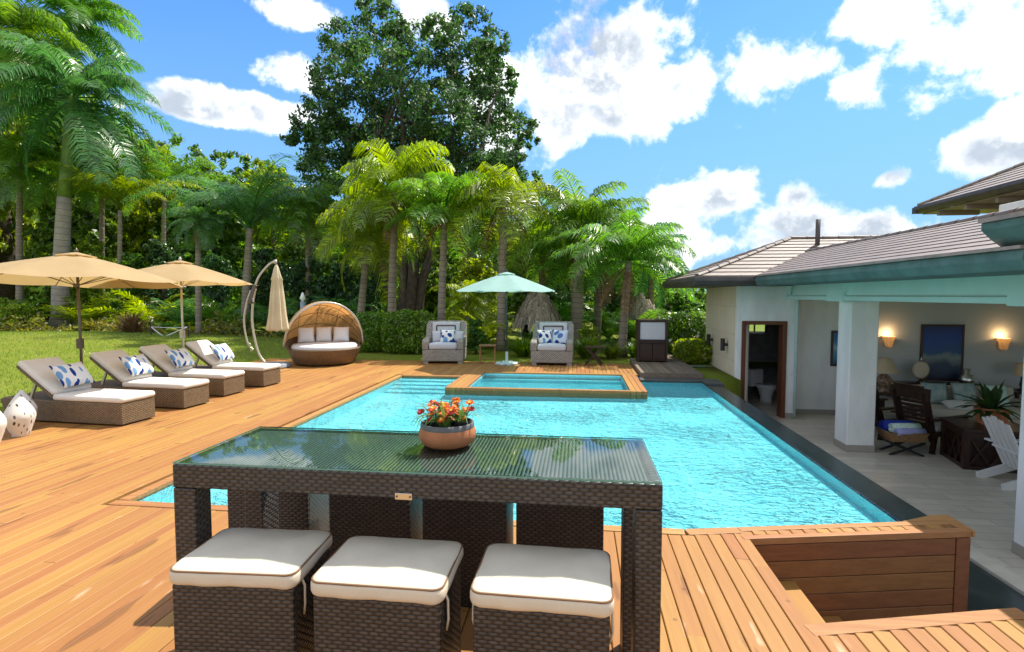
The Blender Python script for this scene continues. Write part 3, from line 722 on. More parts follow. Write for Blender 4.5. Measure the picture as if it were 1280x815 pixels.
# door frame
mb = MB(); mb.box(3.50, 3.585, 11.97, 12.22, ZT+.02, 1.20); mb.box(4.335, 4.42, 11.97, 12.22, ZT+.02, 1.20); mb.box(3.587, 4.333, 11.972, 12.218, 1.12, 1.20)
dfm = hb(mb, 'door_frame', M['redwood'], bevel=.006)
mb = MB(); mb.box(3.60, 3.64, 12.24, 12.95, ZT+.03, 1.11); dr = hb(mb, 'door', M['redwood'], bevel=.004, parent=dfm)
mb = MB(); mb.tube([(3.66, 12.80, -.35), (3.70, 12.80, -.35), (3.70, 12.80, .65), (3.66, 12.80, .65)], .012); hb(mb, 'door_handle', M['steel'], parent=dfm, smooth=True)
mb = MB(); mb.box(4.508, 4.55, 11.992, 12.0, .02, .11); hb(mb, 'light_switch', M['porcelain'])
# columns, beam with moulded foot, corbels
for (cx, cy, sk) in ((4.72, 9.72, 1), (4.66, 5.72, 1)):
    mb = MB(); mb.box(cx-.22, cx+.22, cy-.22, cy+.22, ZT+.02, 1.66); c_ = hb(mb, 'column', M['plaster'], bevel=.02)
    mb = MB(); mb.box(cx-.226, cx+.226, cy-.226, cy+.226, ZT+.022, ZT+.14); hb(mb, 'plinth', M['skirt'], parent=c_, bevel=.004)
mb = MB()
prof = [(4.36, 1.66), (4.98, 1.66), (4.98, 2.16), (4.40, 2.16), (4.40, 1.74), (4.36, 1.735)]
mb.prism_y(prof, 3.2, 12.3)
hb(mb, 'beam', M['aqua'], bevel=.012)
mb = MB(); mb.prism_x([(5.2, 2.1), (6.15, 2.1), (6.15, 1.95), (6.02, 1.78), (6.02, 1.64), (5.4, 1.64), (5.4, 1.78), (5.2, 1.95)], 4.32, 4.50); hb(mb, 'corbel', M['aqua'], bevel=.01)
mb = MB(); mb.prism_x([(9.3, 2.1), (10.2, 2.1), (10.2, 1.95), (10.05, 1.78), (10.05, 1.645), (9.45, 1.645), (9.45, 1.78), (9.3, 1.95)], 4.33, 4.45); hb(mb, 'corbel', M['aqua'], bevel=.01)
# terrace ceiling
mb = MB(); mb.box(3.75, 13.4, 1.5, 12.44, 2.17, 2.22); hb(mb, 'ceiling', M['aqua'])
# downpipe
mb = MB(); mb.tube([(4.30, 11.55, 2.0), (4.34, 11.7, 1.80), (4.50, 11.93, 1.72), (4.60, 11.95, 1.62), (4.60, 11.95, ZT+.03)], .028, 8); hb(mb, 'downpipe', M['aqua'], smooth=True)

def courses(mb, a, b, c, d, n, th=.024, tw=.24):
    """tile courses on the slope a-b (eave) to d-c (ridge)"""
    a, b, c, d = map(Vector, (a, b, c, d)); nr = (b-a).cross(d-a).normalized()
    if nr.z < 0: nr = -nr
    for k in range(n):
        t0, t1 = k/n, min((k+1.12)/n, 1.)
        p0, p1 = a.lerp(d, t0), b.lerp(c, t0); q0, q1 = a.lerp(d, t1), b.lerp(c, t1)
        L = (p1-p0).length; off = (k % 2)*.5*tw
        vs = [p0, p1, q1, q0, p0+nr*th, p1+nr*th, q1+nr*.006, q0+nr*.006]
        fs = [(0, 1, 5, 4), (4, 5, 6, 7), (1, 2, 6, 5), (0, 4, 7, 3), (0, 3, 2, 1)]
        u0, u1 = off, off+L; v = k*.3
        uv = [[(u0, v+.02), (u1, v+.02), (u1, v+.05), (u0, v+.05)], [(u0, v+.02), (u1, v+.02), (u1, v+.29), (u0, v+.29)]]+[[(u0, v+.1)]*4]*3
        mb.add([tuple(x) for x in vs], fs, 0, uv)
def ridge(mb, a, b, r=.06, step=.32):
    a, b = Vector(a), Vector(b); L = (b-a).length; n = max(1, int(L/step))
    for k in range(n):
        p, q = a.lerp(b, k/n), a.lerp(b, (k+1.08)/n); mb.tube([p, q], [r*1.12, r*.92], 8)
# pavilion roof over the bathroom end
A, B_, C_, D_ = (2.42, 11.35, 2.13), (3.62, 11.35, 2.13), (2.42, 15.2, 2.13), (4.92, 13.3, 3.06)
mb = MB()
courses(mb, (2.42, 11.35, 2.13), (9.5, 11.35, 2.13), (9.5, 13.3, 3.06), D_, 11)
courses(mb, (2.42, 15.2, 2.13), (2.42, 11.35, 2.13), D_, (4.92, 13.301, 3.06), 11)
courses(mb, (9.5, 15.2, 2.13), (2.42, 15.2, 2.13), D_, (9.5, 13.3, 3.06), 11)
pr = hb(mb, 'roof', M['rooftile'])
mb = MB(); ridge(mb, A, D_); ridge(mb, C_, D_); ridge(mb, D_, (9.4, 13.3, 3.06)); hb(mb, 'ridge_tiles', M['rooftile'], parent=pr)
mb = MB(); mb.tube([(5.35, 12.9, 2.6), (5.35, 12.9, 3.45)], .05, 10); hb(mb, 'vent_pipe', M['eavebrown'], parent=pr, smooth=True)
gut = [(0, -.10), (.05, -.13), (.10, -.10), (.10, .06), (.0, .10), (-.02, .10)]
def gutter_y(mb, x, z, y0, y1): mb.prism_y([(x-.10, z+.08), (x-.115, z+.0), (x-.06, z-.09), (x+.02, z-.11), (x+.05, z-.10), (x+.05, z+.08)], y0, y1)
def gutter_x(mb, y, z, x0, x1): mb.prism_x([(y-.10, z+.08), (y-.115, z+.0), (y-.06, z-.09), (y+.02, z-.11), (y+.05, z-.10), (y+.05, z+.08)], x0, x1)
mb = MB(); gutter_y(mb, 2.42, EZ+.02, 11.30, 15.2); gutter_x(mb, 11.33, EZ+.022, 2.34, 3.60); mb.box(2.47, 4.3, 11.40, 15.2, EZ-.08, EZ-.04)
hb(mb, 'gutter', M['eavebrown'], bevel=.008)
# terrace roof
mb = MB()
courses(mb, (3.60, 4.55, 2.15), (3.60, 12.4, 2.15), (4.98, 12.4, 2.70), (4.98, 4.55, 2.70), 10, th=.016)
courses(mb, (9.2, 4.55, 2.25), (9.2, 12.4, 2.25), (4.98, 12.4, 2.70), (4.98, 4.55, 2.70), 16, th=.016)
rf = hb(mb, 'roof', M['rooftile'])
mb = MB(); ridge(mb, (4.98, 4.6, 2.70), (4.98, 12.6, 2.70), r=.045); hb(mb, 'ridge_tiles', M['rooftile'], parent=rf)
mb = MB(); gutter_y(mb, 3.62, EZ+.02, 4.75, 11.28); mb.box(3.68, 4.36, 4.6, 11.9, EZ-.07, EZ-.03); gt = hb(mb, 'gutter', M['eave'], bevel=.008)
mb = MB(); mb.box(3.49, 3.67, 4.75, 11.3, EZ+.102, EZ+.13); hb(mb, 'gutter_edge', M['pinkroof'], parent=gt)
# higher roof edge nearest the camera
mb = MB(); mb.prism_y([(3.42, 2.36), (3.42, 2.30), (3.50, 2.22), (3.62, 2.13), (3.62, 1.96), (4.36, 1.96), (4.36, 2.36)], 1.6, 5.08)
gt = hb(mb, 'near_gutter', M['eave'], bevel=.006)
mb = MB(); mb.box(3.40, 4.36, 1.6, 5.09, 2.362, 2.40); hb(mb, 'gutter_edge', M['pinkroof'], parent=gt)
mb = MB(); courses(mb, (3.5, 1.6, 2.42), (3.5, 4.9, 2.42), (4.95, 4.9, 2.72), (4.95, 1.6, 2.72), 9, th=.016); hb(mb, 'roof', M['rooftile'])
mb = MB(); mb.box(6.5, 6.9, 5.0, 9.3, 2.98, 3.15); mb.box(6.55, 6.85, 5.0, 9.2, 2.5, 2.98); hb(mb, 'roof_flashing', M['plaster'], bevel=.01)
# upper storey behind
up = thing('upper_storey', 'upper storey with tiled hip roof rising behind the villa terrace', 'building', (10, 10, 2.5))
def ub(mb, name, m, **k):
    p = k.pop('parent', up)
    mb.v = [tuple(Vector(q)-Vector((10, 10, 2.5))) for q in mb.v]; return mb.build(name, m, p, **k)
mb = MB(); mb.box(9.9, 14, 4, 14.5, 2.3, 3.88); ub(mb, 'wall', M['stone'])
mb = MB(); courses(mb, (8.9, 4, 4.08), (8.9, 15.5, 4.08), (12.2, 12.2, 5.7), (12.2, 4, 5.7), 14); courses(mb, (15, 15.5, 4.08), (8.9, 15.5, 4.08), (12.2, 12.2, 5.7), (12.25, 12.2, 5.7), 14)
r2 = ub(mb, 'roof', M['rooftile'])
mb = MB(); ridge(mb, (8.9, 15.5, 4.1), (12.2, 12.2, 5.72)); ub(mb, 'ridge_tiles', M['rooftile'], parent=r2)
mb = MB(); gutter_y(mb, 8.9, 4.0, 4, 15.5); mb.box(8.8, 15, 15.4, 15.58, 3.9, 4.06); ub(mb, 'gutter', M['eavebrown'])
mb = MB(); mb.box(8.96, 14, 4, 15.4, 3.86, 3.89)
for k in range(12): mb.box(8.97, 9.89, 4.3+k*.95, 4.4+k*.95, 3.75, 3.855)
ub(mb, 'soffit', M['soffit'])

# fittings on the outside walls: two cylinder up-down lights
wl = thing('wall_light', 'black cylinder wall light on cream stone, closer to the doorway', 'wall light', (3.42, 12.75, .62), 0, 'black wall lights on the cream wall')
mb = MB(); mb.lathe([(.0, -.14), (.05, -.14), (.05, .14), (.0, .14)], 14, (-.11, 0, 0)); mb.build('cylinder', M['black'], wl, smooth=True, angle=40)
mb = MB(); mb.box(-.06, .0, -.03, .03, -.03, .03); mb.build('bracket', M['black'], wl)
dup(wl, (3.42, 14.1, .62), 0, 'black cylinder wall light on cream stone, at the far corner')

# living room contents -------------------------------------------------
def picture(label, x0, x1, z0, z1, art, y=12.44):
    t = thing('painting', label, 'painting', ((x0+x1)/2, y, z0)); wd, h = x1-x0, z1-z0; f = .045
    mb = MB(); mb.box(-wd/2, wd/2, -.03, 0, 0, f); mb.box(-wd/2, wd/2, -.03, 0, h-f, h); mb.box(-wd/2, -wd/2+f, -.03, 0, f, h-f); mb.box(wd/2-f, wd/2, -.03, 0, f, h-f); mb.build('frame', M['frame'], t, bevel=.005)
    mb = MB(); mb.box(-wd/2+f, wd/2-f, -.018, -.004, f, h-f); mb.build('canvas', art, t)
picture('tall dark night seascape painting hung above the sofa', 7.30, 8.15, -.08, 1.13, M['art_big'])
picture('small blue painting hung beside the white column', 5.50, 6.05, .20, .98, M['art_small'])
def sconce(label, x, z, first=[None]):
    if first[0] is None:
        t = thing('wall_sconce', label, 'sconce', (x, 12.44, z), 0, 'lit plaster sconces in the living room'); first[0] = t
        mb = MB(); pr = [(.035, -.17), (.06, -.16), (.075, -.09), (.085, -.05), (.085, -.02), (.11, .02), (.125, .07), (.11, .07), (.09, .02), (.0, .0)]
        mb.lathe(pr, 18, (0, -.10, 0), lobes=.03, nl=9); mb.build('shade', M['lampshade'], t, smooth=True)
        mb = MB(); mb.lathe([(.0, .0), (.03, .015), (.035, .045), (.0, .075)], 10, (0, -.10, 0)); mb.build('bulb', M['bulb'], t, smooth=True)
        mb = MB(); mb.box(-.03, .03, -.04, 0, -.14, .0); mb.build('bracket', M['lampshade'], t)
        L = bpy.data.lights.new('sconce_light', 'POINT'); L.energy = 2.2; L.color = (1, .6, .28); L.shadow_soft_size = .03
        lo = bpy.data.objects.new('sconce_light', L); COL.objects.link(lo); lo.parent = t; lo.location = (0, -.10, .12)
    else: dup(first[0], (x, 12.44, z), 0, label)
sconce('lit plaster wall sconce left of the dark seascape', 6.62, .80)
sconce('lit plaster wall sconce right of the dark seascape', 8.85, .78)

def side_table(label, x, y, w_, d_, h):
    t = thing('side_table', label, 'table', (x, y, ZT+.02))
    mb = MB(); mb.box(-w_/2, w_/2, -d_/2, d_/2, h-.04, h); mb.build('tabletop', M['darkwood'], t, bevel=.005)
    mb = MB(); mb.box(-w_/2+.05, w_/2-.05, -d_/2+.05, d_/2-.05, .12, .15); mb.build('shelf', M['darkwood'], t)
    for sx in (-1, 1):
        for sy in (-1, 1):
            mb = MB(); mb.box(sx*(w_/2-.03)-.025, sx*(w_/2-.03)+.025, sy*(d_/2-.03)-.025, sy*(d_/2-.03)+.025, 0, h-.042); mb.build('leg', M['darkwood'], t)
side_table('dark side table under the urn lamp by the column', 6.20, 11.75, .75, .55, .66)
side_table('dark side table under the drum-shade lamp at the sofa end', 8.95, 11.95, .55, .5, .70)
side_table('long dark console table standing behind the sofa', 7.45, 12.15, 1.6, .3, .80)
def lamp(label, x, y, z, big=True):
    t = thing('table_lamp', label, 'lamp', (x, y, z))
    mb = MB()
    if big: mb.lathe([(.0, 0), (.10, 0), (.10, .02), (.07, .04), (.12, .12), (.155, .21), (.14, .28), (.08, .34), (.05, .36), (.05, .38), (.0, .38)], 20)
    else: mb.lathe([(.0, 0), (.08, 0), (.08, .02), (.03, .05), (.05, .12), (.03, .2), (.02, .3), (.0, .3)], 16)
    mb.build('base', M['urn'] if big else M['darkwood'], t, smooth=True)
    mb = MB()
    if big: mb.lathe([(.25, .40), (.11, .70), (.105, .70), (.245, .40)], 24)
    else: mb.lathe([(.135, .30), (.125, .55), (.12, .55), (.13, .30)], 24)
    mb.build('lamp_shade', M['lampshade'], t, smooth=True)
lamp('table lamp with patterned urn base and cream cone shade', 6.22, 11.70, ZT+.68)
lamp('small table lamp with cream drum shade and dark stem', 8.95, 11.95, ZT+.72, False)
t = thing('shell_ornament', 'round pale shell disc on a stand in front of the seascape', 'ornament', (7.15, 12.12, ZT+.82))
mb = MB(); mb.lathe([(0, 0), (.07, 0), (.06, .02), (.02, .05), (.02, .08), (0, .08)], 14); mb.build('stand', M['darkwood'], t, smooth=True)
mb = MB(); mb.lathe([(0, -.03), (.14, -.025), (.20, 0), (.14, .025), (0, .03)], 24); o = mb.build('disc', M['cream'], t, smooth=True); o.rotation_euler = (PI/2, 0, .2); o.location = (0, 0, .26)
mb = MB(); mb.lathe([(0, 0), (.03, .01), (.012, .06), (.0, .10)], 10, (0, 0, .45)); mb.build('finial', M['steel'], t, smooth=True)
t = thing('lantern', 'small glass lantern on the console right of the seascape', 'lantern', (8.05, 12.15, ZT+.82))
mb = MB(); mb.lathe([(0, 0), (.12, 0), (.13, .08), (.10, .17), (.05, .20), (.06, .30), (.05, .30), (.04, .20), (0, .18)], 16); mb.build('glass_body', M['steel'], t, smooth=True)
# sofa
sofa = thing('sofa', 'cream sofa against the living room wall under the seascape', 'sofa', (7.55, 11.45, ZT+.02))
mb = MB(); mb.box(-1.1, 1.1, -.45, .45, .08, .30); mb.build('base', M['sofafab'], sofa, bevel=.02)
mb = MB(); mb.box(-1.1, 1.1, .25, .47, .30, .80); mb.build('backrest', M['sofafab'], sofa, bevel=.06, seg=3)
for sx in (-1, 1):
    mb = MB(); mb.box(sx*1.12-.10, sx*1.12+.10, -.45, .45, .10, .58); mb.build('armrest', M['sofafab'], sofa, bevel=.06, seg=3)
    mb = MB(); mb.slab(1.0, .68, .16, .06, .05, .02, (sx*.51, -.10, .302)); mb.build('seat_cushion', M['sofafab'], sofa, smooth=True)
def pillow(label, m, loc, w_, h_, t_, Mx, group=None, name='pillow'):
    o = MB().pillow(w_, h_, t_, Mx).build(name, m, None, smooth=True, weld=True); o.location = loc
    return tag(o, label, 'pillow', group)
pillow('teal silk pillow in the middle of the cream sofa', M['tealfab'], (7.60, 11.50, ZT+.70), .48, .48, .16, RZ(.1) @ RX(R(72)), 'pillows on the living room sofa')
pillow('patterned grey teal pillow at the left of the sofa back', M['tealfab'], (7.05, 11.50, ZT+.70), .46, .46, .16, RZ(-.15) @ RX(R(72)), 'pillows on the living room sofa')
pillow('aqua pillow half hidden behind the potted plant on the sofa', M['aqua'], (8.15, 11.48, ZT+.68), .45, .45, .15, RX(R(70)), 'pillows on the living room sofa')
pillow('white bolster pillow lying on the sofa seat front', M['white_fab'], (7.30, 11.12, ZT+.55), .62, .28, .16, RX(R(20)))
# dark slat-backed armchairs, facing away to the right
arm = thing('armchair', 'dark slat-backed wooden armchair with cream seat, nearer the camera', 'armchair', (6.05, 9.95, ZT+.02), R(24), 'dark wooden armchairs on the terrace')
mb = MB(); mb.box(-.30, .34, -.31, .31, .28, .34); mb.build('seat_frame', M['darkwood'], arm, bevel=.008)
mb = MB(); mb.slab(.60, .56, .12, .06, .04, .02, (.03, 0, .342)); mb.build('seat_cushion', M['sofafab'], arm, smooth=True)
mb = MB()
def leanx(z): return -.30-(z-.30)*.30
for sy in (-1, 1): mb.bar((leanx(.2), sy*.25, .2), (leanx(1.02), sy*.25, 1.02), .035, .15, 0, (1, 0, 0))
mb.bar((leanx(.99), -.33, .99), (leanx(.99), .33, .99), .05, .20); mb.bar((leanx(1.10), -.24, 1.10), (leanx(1.10), .24, 1.10), .05, .06)
mb.bar((leanx(.30), -.17, .32), (leanx(.30), .17, .32), .03, .22)
for k in range(6): z = .47+k*.075; mb.bar((leanx(z), -.18, z), (leanx(z), .18, z), .03, .052)
mb.build('backrest', M['darkwood'], arm, bevel=.004)
for sy in (-1, 1):
    mb = MB(); mb.bar((-.42, sy*.34, .58), (.40, sy*.34, .60), .10, .035); mb.build('armrest', M['darkwood'], arm, bevel=.006)
    mb = MB(); mb.bar((.32, sy*.34, 0), (.32, sy*.34, .58), .06, .06); mb.build('leg', M['darkwood'], arm)
    mb = MB(); mb.bar((-.36, sy*.30, 0), (-.30, sy*.30, .32), .06, .06); mb.build('leg', M['darkwood'], arm)
dup(arm, (5.72, 10.75, ZT+.02), R(18), 'dark slat-backed wooden armchair partly hidden behind another, by the column')
# towel basket on a folding stand
bst = thing('basket_stand', 'low dark folding stand under the towel basket', 'stand', (5.38, 9.55, ZT+.02))
for sy in (-1, 1):
    mb = MB(); mb.bar((-.26, sy*.15, 0), (.26, sy*.15, .20), .025, .03); mb.bar((.26, sy*.17, 0), (-.26, sy*.17, .20), .025, .03); mb.build('leg', M['black'], bst)
for sx in (-1, 1): MB().bar((sx*.26, -.18, .21), (sx*.26, .18, .21), .03, .02).build('rail', M['black'], bst)
bk = thing('towel_basket', 'wide cane basket of rolled towels beside the column', 'basket', (5.38, 9.55, ZT+.245))
mb = MB()
def rect(w_, d_, z): return [(-w_, -d_, z), (w_, -d_, z), (w_, d_, z), (-w_, d_, z)]
mb.grid([rect(.24, .17, 0), rect(.30, .22, .16), rect(.285, .205, .16), rect(.23, .16, .012)], 0, None, True); mb.add(rect(.235, .165, .01), [(0, 1, 2, 3)])
mb.build('basket', M['basket'], bk)
def rolled(label, m, loc, rz, L=.46, r=.075):
    mb = MB(); n = 40; ring = []
    for k in range(n): a = k/n*2*PI*2.6; q = r*(.25+.75*k/n); ring.append((q*math.cos(a), q*math.sin(a)))
    P = [[(-L/2, y, z) for y, z in ring], [(-L/6, y*1.04, z*1.04) for y, z in ring], [(L/6, y*1.04, z*1.04) for y, z in ring], [(L/2, y, z) for y, z in ring]]
    mb.grid(P); o = mb.build('rolled_towel', m, None, smooth=True); sm = o.modifiers.new('solid', 'SOLIDIFY'); sm.thickness = .012
    o.location = loc; o.rotation_euler = (0, 0, rz); return tag(o, label, 'towel', 'rolled towels in the cane basket')
rolled('rolled bright blue towel at the back of the basket', M['bluetowel'], (5.36, 9.66, ZT+.44), .08, .50, .10)
rolled('rolled pale green patterned towel on top of the basket', M['greentowel'], (5.40, 9.51, ZT+.45), .14)
rolled('rolled lilac towel at the front of the basket', M['lilactowel'], (5.42, 9.41, ZT+.40), .12, .46, .065)
# lattice chest
ch = thing('lattice_chest', 'dark coffee chest with crossed lattice sides on the terrace', 'chest', (6.35, 9.05, ZT+.02), R(-12))
mb = MB(); mb.box(-.48, .48, -.42, .42, .56, .62); mb.build('lid', M['darkwood'], ch, bevel=.008)
mb = MB()
for sx in (-1, 1):
    for sy in (-1, 1): mb.box(sx*.43-.04, sx*.43+.04, sy*.37-.04, sy*.37+.04, 0, .56)
mb.box(-.39, .39, -.40, -.36, .0, .06); mb.box(-.39, .39, -.40, -.36, .48, .56); mb.box(-.46, -.42, -.33, .33, 0, .06); mb.box(-.46, -.42, -.33, .33, .48, .56); mb.box(-.41, .41, -.35, .35, .02, .5)
mb.build('body', M['darkwood'], ch)
mb = MB()
for k in range(3):
    y0 = -.33+k*.22; mb.bar((-.44, y0, .06), (-.44, y0+.22, .48), .03, .03); mb.bar((-.443, y0+.22, .06), (-.443, y0, .48), .03, .03)
    x0 = -.39+k*.26; mb.bar((x0, -.38, .06), (x0+.26, -.38, .48), .03, .03); mb.bar((x0+.26, -.383, .06), (x0, -.383, .48), .03, .03)
mb.build('lattice', M['darkwood'], ch)
pl = thing('potted_plant', 'broad-leaved green plant in a square terracotta box on the chest', 'potted plant', (6.42, 9.12, ZT+.642), R(-12))
mb = MB(); mb.grid([rect(.14, .14, 0), rect(.17, .17, .26), rect(.15, .15, .26), rect(.14, .14, .2)], 0, None, True); mb.add(rect(.145, .145, .22), [(0, 1, 2, 3)]); mb.build('pot', M['terracotta'], pl)
mb = MB(); rg = random.Random(3)
for k in range(46):
    a = rg.uniform(0, 2*PI); e = rg.uniform(.2, 1.35); L = rg.uniform(.35, .62); wv = rg.uniform(.035, .06)
    d = Vector((math.cos(a), math.sin(a), 0)); P = []
    for i in range(6):
        t_ = i/5; p = d*(L*t_*math.cos(e))+Vector((0, 0, .22+L*t_*math.sin(e)-.22*t_*t_*math.cos(e))); sd_ = Vector((-d.y, d.x, 0))*wv*math.sin(PI*min(1, .12+t_*.88))
        P.append([p-sd_, p+Vector((0, 0, -.012)), p+sd_])
    mb.grid(P)
mb.build('leaves', M['L_dark'], pl, smooth=True)
# white adirondack chair, facing right
ad = thing('adirondack_chair', 'white slatted garden armchair at the edge of the terrace', 'armchair', (6.28, 8.10, ZT+.02), R(-4)); ad.scale = (.93,)*3
for sy in (-1, 1):
    mb = MB(); mb.prism_y([(-.58, 0), (-.46, 0), (.32, .30), (.40, .30), (.40, .42), (.28, .42), (-.58, .08)], sy*.28-.02, sy*.28+.02); mb.build('leg', M['white_fab'], ad)
    mb = MB(); mb.box(.30, .40, sy*.31-.02, sy*.31+.02, 0, .56); mb.build('leg', M['white_fab'], ad)
    mb = MB(); mb.box(-.42, .46, sy*.36-.07, sy*.36+.07, .562, .59); mb.build('armrest', M['white_fab'], ad, bevel=.01)
mb = MB()
for k in range(5): x = -.20+k*.125; z = .245+(x+.2)*.33; mb.bar((x, -.29, z+.09), (x, .29, z+.09), .10, .02)
mb.build('seat', M['white_fab'], ad)
mb = MB()
for k in range(5):
    y = -.22+k*.11; zt = 1.02-abs(k-2)*.035; mb.bar((-.24, y, .24), (-.24-(zt-.24)*.42, y*1.12, zt), .095, .02, 0, (1, 0, 0))
mb.bar((-.36, -.30, .52), (-.36, .30, .52), .05, .03); mb.build('backrest', M['white_fab'], ad)
# toilet
to = thing('toilet', 'white toilet seen through the open bathroom doorway', 'toilet', (4.62, 13.75, ZT+.02), R(35))
mb = MB(); mb.lathe([(.0, 0), (.12, 0), (.11, .10), (.14, .24), (.19, .36), (.20, .40), (.15, .40), (.10, .30), (0, .25)], 20, sx=1., sy=1.25); mb.build('bowl', M['porcelain'], to, smooth=True)
mb = MB(); mb.slab(.40, .46, .04, .18, .015, .004, (0, 0, .402)); mb.build('seat', M['porcelain'], to, smooth=True)
mb = MB(); mb.box(-.21, .21, .24, .42, .36, .78); mb.build('cistern', M['porcelain'], to, bevel=.02)

# ------------------------------------------------------------------ bar table, stools, flower bowl
TX0, TX1, TY0, TY1, TH = -1.685, .322, 2.022, 2.648, 1.05
tb = thing('bar_table', 'tall dark wicker bar table with glass top beside the pool', 'table', ((TX0+TX1)/2, (TY0+TY1)/2, 0))
hx, hy = (TX1-TX0)/2, (TY1-TY0)/2
mb = MB(); ap = .10
mb.box(-hx, hx, -hy, -hy+.04, TH-.008-ap, TH-.008); mb.box(-hx, hx, hy-.04, hy, TH-.008-ap, TH-.008)
mb.box(-hx, -hx+.04, -hy+.041, hy-.041, TH-.008-ap, TH-.008); mb.box(hx-.04, hx, -hy+.041, hy-.041, TH-.008-ap, TH-.008)
mb.build('apron', M['wicker_dark'], tb, bevel=.006)
mb = MB(); mb.box(-hx+.041, hx-.041, -hy+.041, hy-.041, TH-.03, TH-.011); mb.build('woven_top', M['tabletop'], tb)
mb = MB(); mb.add([(-hx+.004, -hy+.004, TH), (hx-.004, -hy+.004, TH), (hx-.004, hy-.004, TH), (-hx+.004, hy-.004, TH)], [(0, 1, 2, 3)], 0)
for a, b in (((-hx, -hy), (hx, -hy)), ((hx, -hy), (hx, hy)), ((hx, hy), (-hx, hy)), ((-hx, hy), (-hx, -hy))):
    p = [Vector((a[0]*.998, a[1]*.994, TH-.006)), Vector((b[0]*.998, b[1]*.994, TH-.006))]; mb.add([p[0], p[1], p[1]+Vector((0, 0, .006)), p[0]+Vector((0, 0, .006))], [(0, 1, 2, 3)], 1)
mb.build('glass_top', [M['glass'], M['glassedge']], tb)
LW = .10
for sx in (-1, 1):
    for sy in (-1, 1):
        mb = MB(); xa, xb = sorted((sx*hx, sx*(hx-LW))); ya, yb = sorted((sy*(hy-.0005), sy*(hy-LW*(1.0 if sy < 0 else 1.5)))); mb.box(xa, xb, ya, yb, 0, TH-.009-ap); mb.build('leg', M['wicker_dark'], tb, bevel=.006)
mb = MB(); mb.box(-.035, .035, -hy-.004, -hy-.0005, TH-.112, TH-.086); pq = mb.build('metal_plate', M['steel'], tb, bevel=.0015)
for sx in (-1, 1): MB().lathe([(0, 0), (.004, 0), (.004, .003), (0, .003)], 8).build('screw', M['bronze'], pq).matrix_local = TR(sx*.027, -hy-.004, TH-.099) @ RX(PI/2)

def stool(label, x, y, w_=.475, d_=.345, rz=0., first=[None], ph=.655):
    if first[0] is not None: return dup(first[0], (x, y, 0), rz, label)
    t = thing('wicker_stool', label, 'stool', (x, y, 0), rz, 'dark wicker bar stools around the table'); first[0] = t
    H = ph; a, b = w_/2, d_/2
    mb = MB(); th = .022
    for sy in (-1, 1): ya, yb = sorted((sy*b, sy*(b-th))); mb.box(-a, a, ya, yb, .0, H)
    mb.build('woven_shell', M['wicker_dark'], t, bevel=.006)
    for sx in (-1, 1): xa, xb = sorted((sx*a, sx*(a-th))); MB().box(xa, xb, -b+th+.001, b-th-.001, .0, H).build('side_panel', M['wicker_open'], t)
    mb = MB(); mb.box(-a+th+.001, a-th-.001, -b+th+.001, b-th-.001, H-.03, H-.004); mb.build('seat_panel', M['wicker_dark'], t)
    mb = MB(); mb.slab(w_+.03, d_+.04, .066, .045, .022, .016, (0, 0, H+.002), wob=.003, seed=int(abs(x)*100)); cu = mb.build('cushion', M['cream'], t, smooth=True)
    for z_, nm in ((.059, 1),):
        mb = MB(); W2, D2, r = (w_+.03)/2-.006, (d_+.04)/2-.006, .04; pts = []
        for q, (sx, sy) in enumerate(((1, 1), (-1, 1), (-1, -1), (1, -1))):
            for k in range(6): an = q*PI/2+k/5*PI/2; pts.append(((W2-r)*sx+r*math.cos(an), (D2-r)*sy+r*math.sin(an), H+z_))
        pts.append(pts[0]); mb.tube(pts, .0045, 6, cap=False); mb.build('piping', M['tanpiping'], cu, smooth=True)
    for sx in (-1, 1): MB().tube([(sx*(a-.005), -b*.6, H+.02), (sx*(a+.012), -b*.6, H-.02), (sx*(a+.014), -b*.62, H-.09), (sx*(a+.004), -b*.55, H-.14)], .005, 6).build('tie', M['cream'], cu, smooth=True)
    return t
stool('cream-cushioned wicker stool on the camera side, at the table\'s left end', -1.292, 1.985, rz=R(3))
stool('cream-cushioned wicker stool on the camera side, between the other two', -.714, 1.965)
stool('cream-cushioned wicker stool on the camera side, at the table\'s right end', -.118, 1.965, rz=R(-1))
stool('shaded wicker stool on the pool side, pulled out past the table\'s left end', -1.80, 3.03, rz=PI+.1)
stool('shaded wicker stool on the pool side, between flower bowl and left end stool', -1.17, 3.03, rz=PI)
stool('shaded wicker stool on the pool side, right behind the flower bowl', -.62, 3.03, rz=PI)
stool('shaded wicker stool on the pool side, by the table\'s right legs', -.09, 3.03, rz=PI)

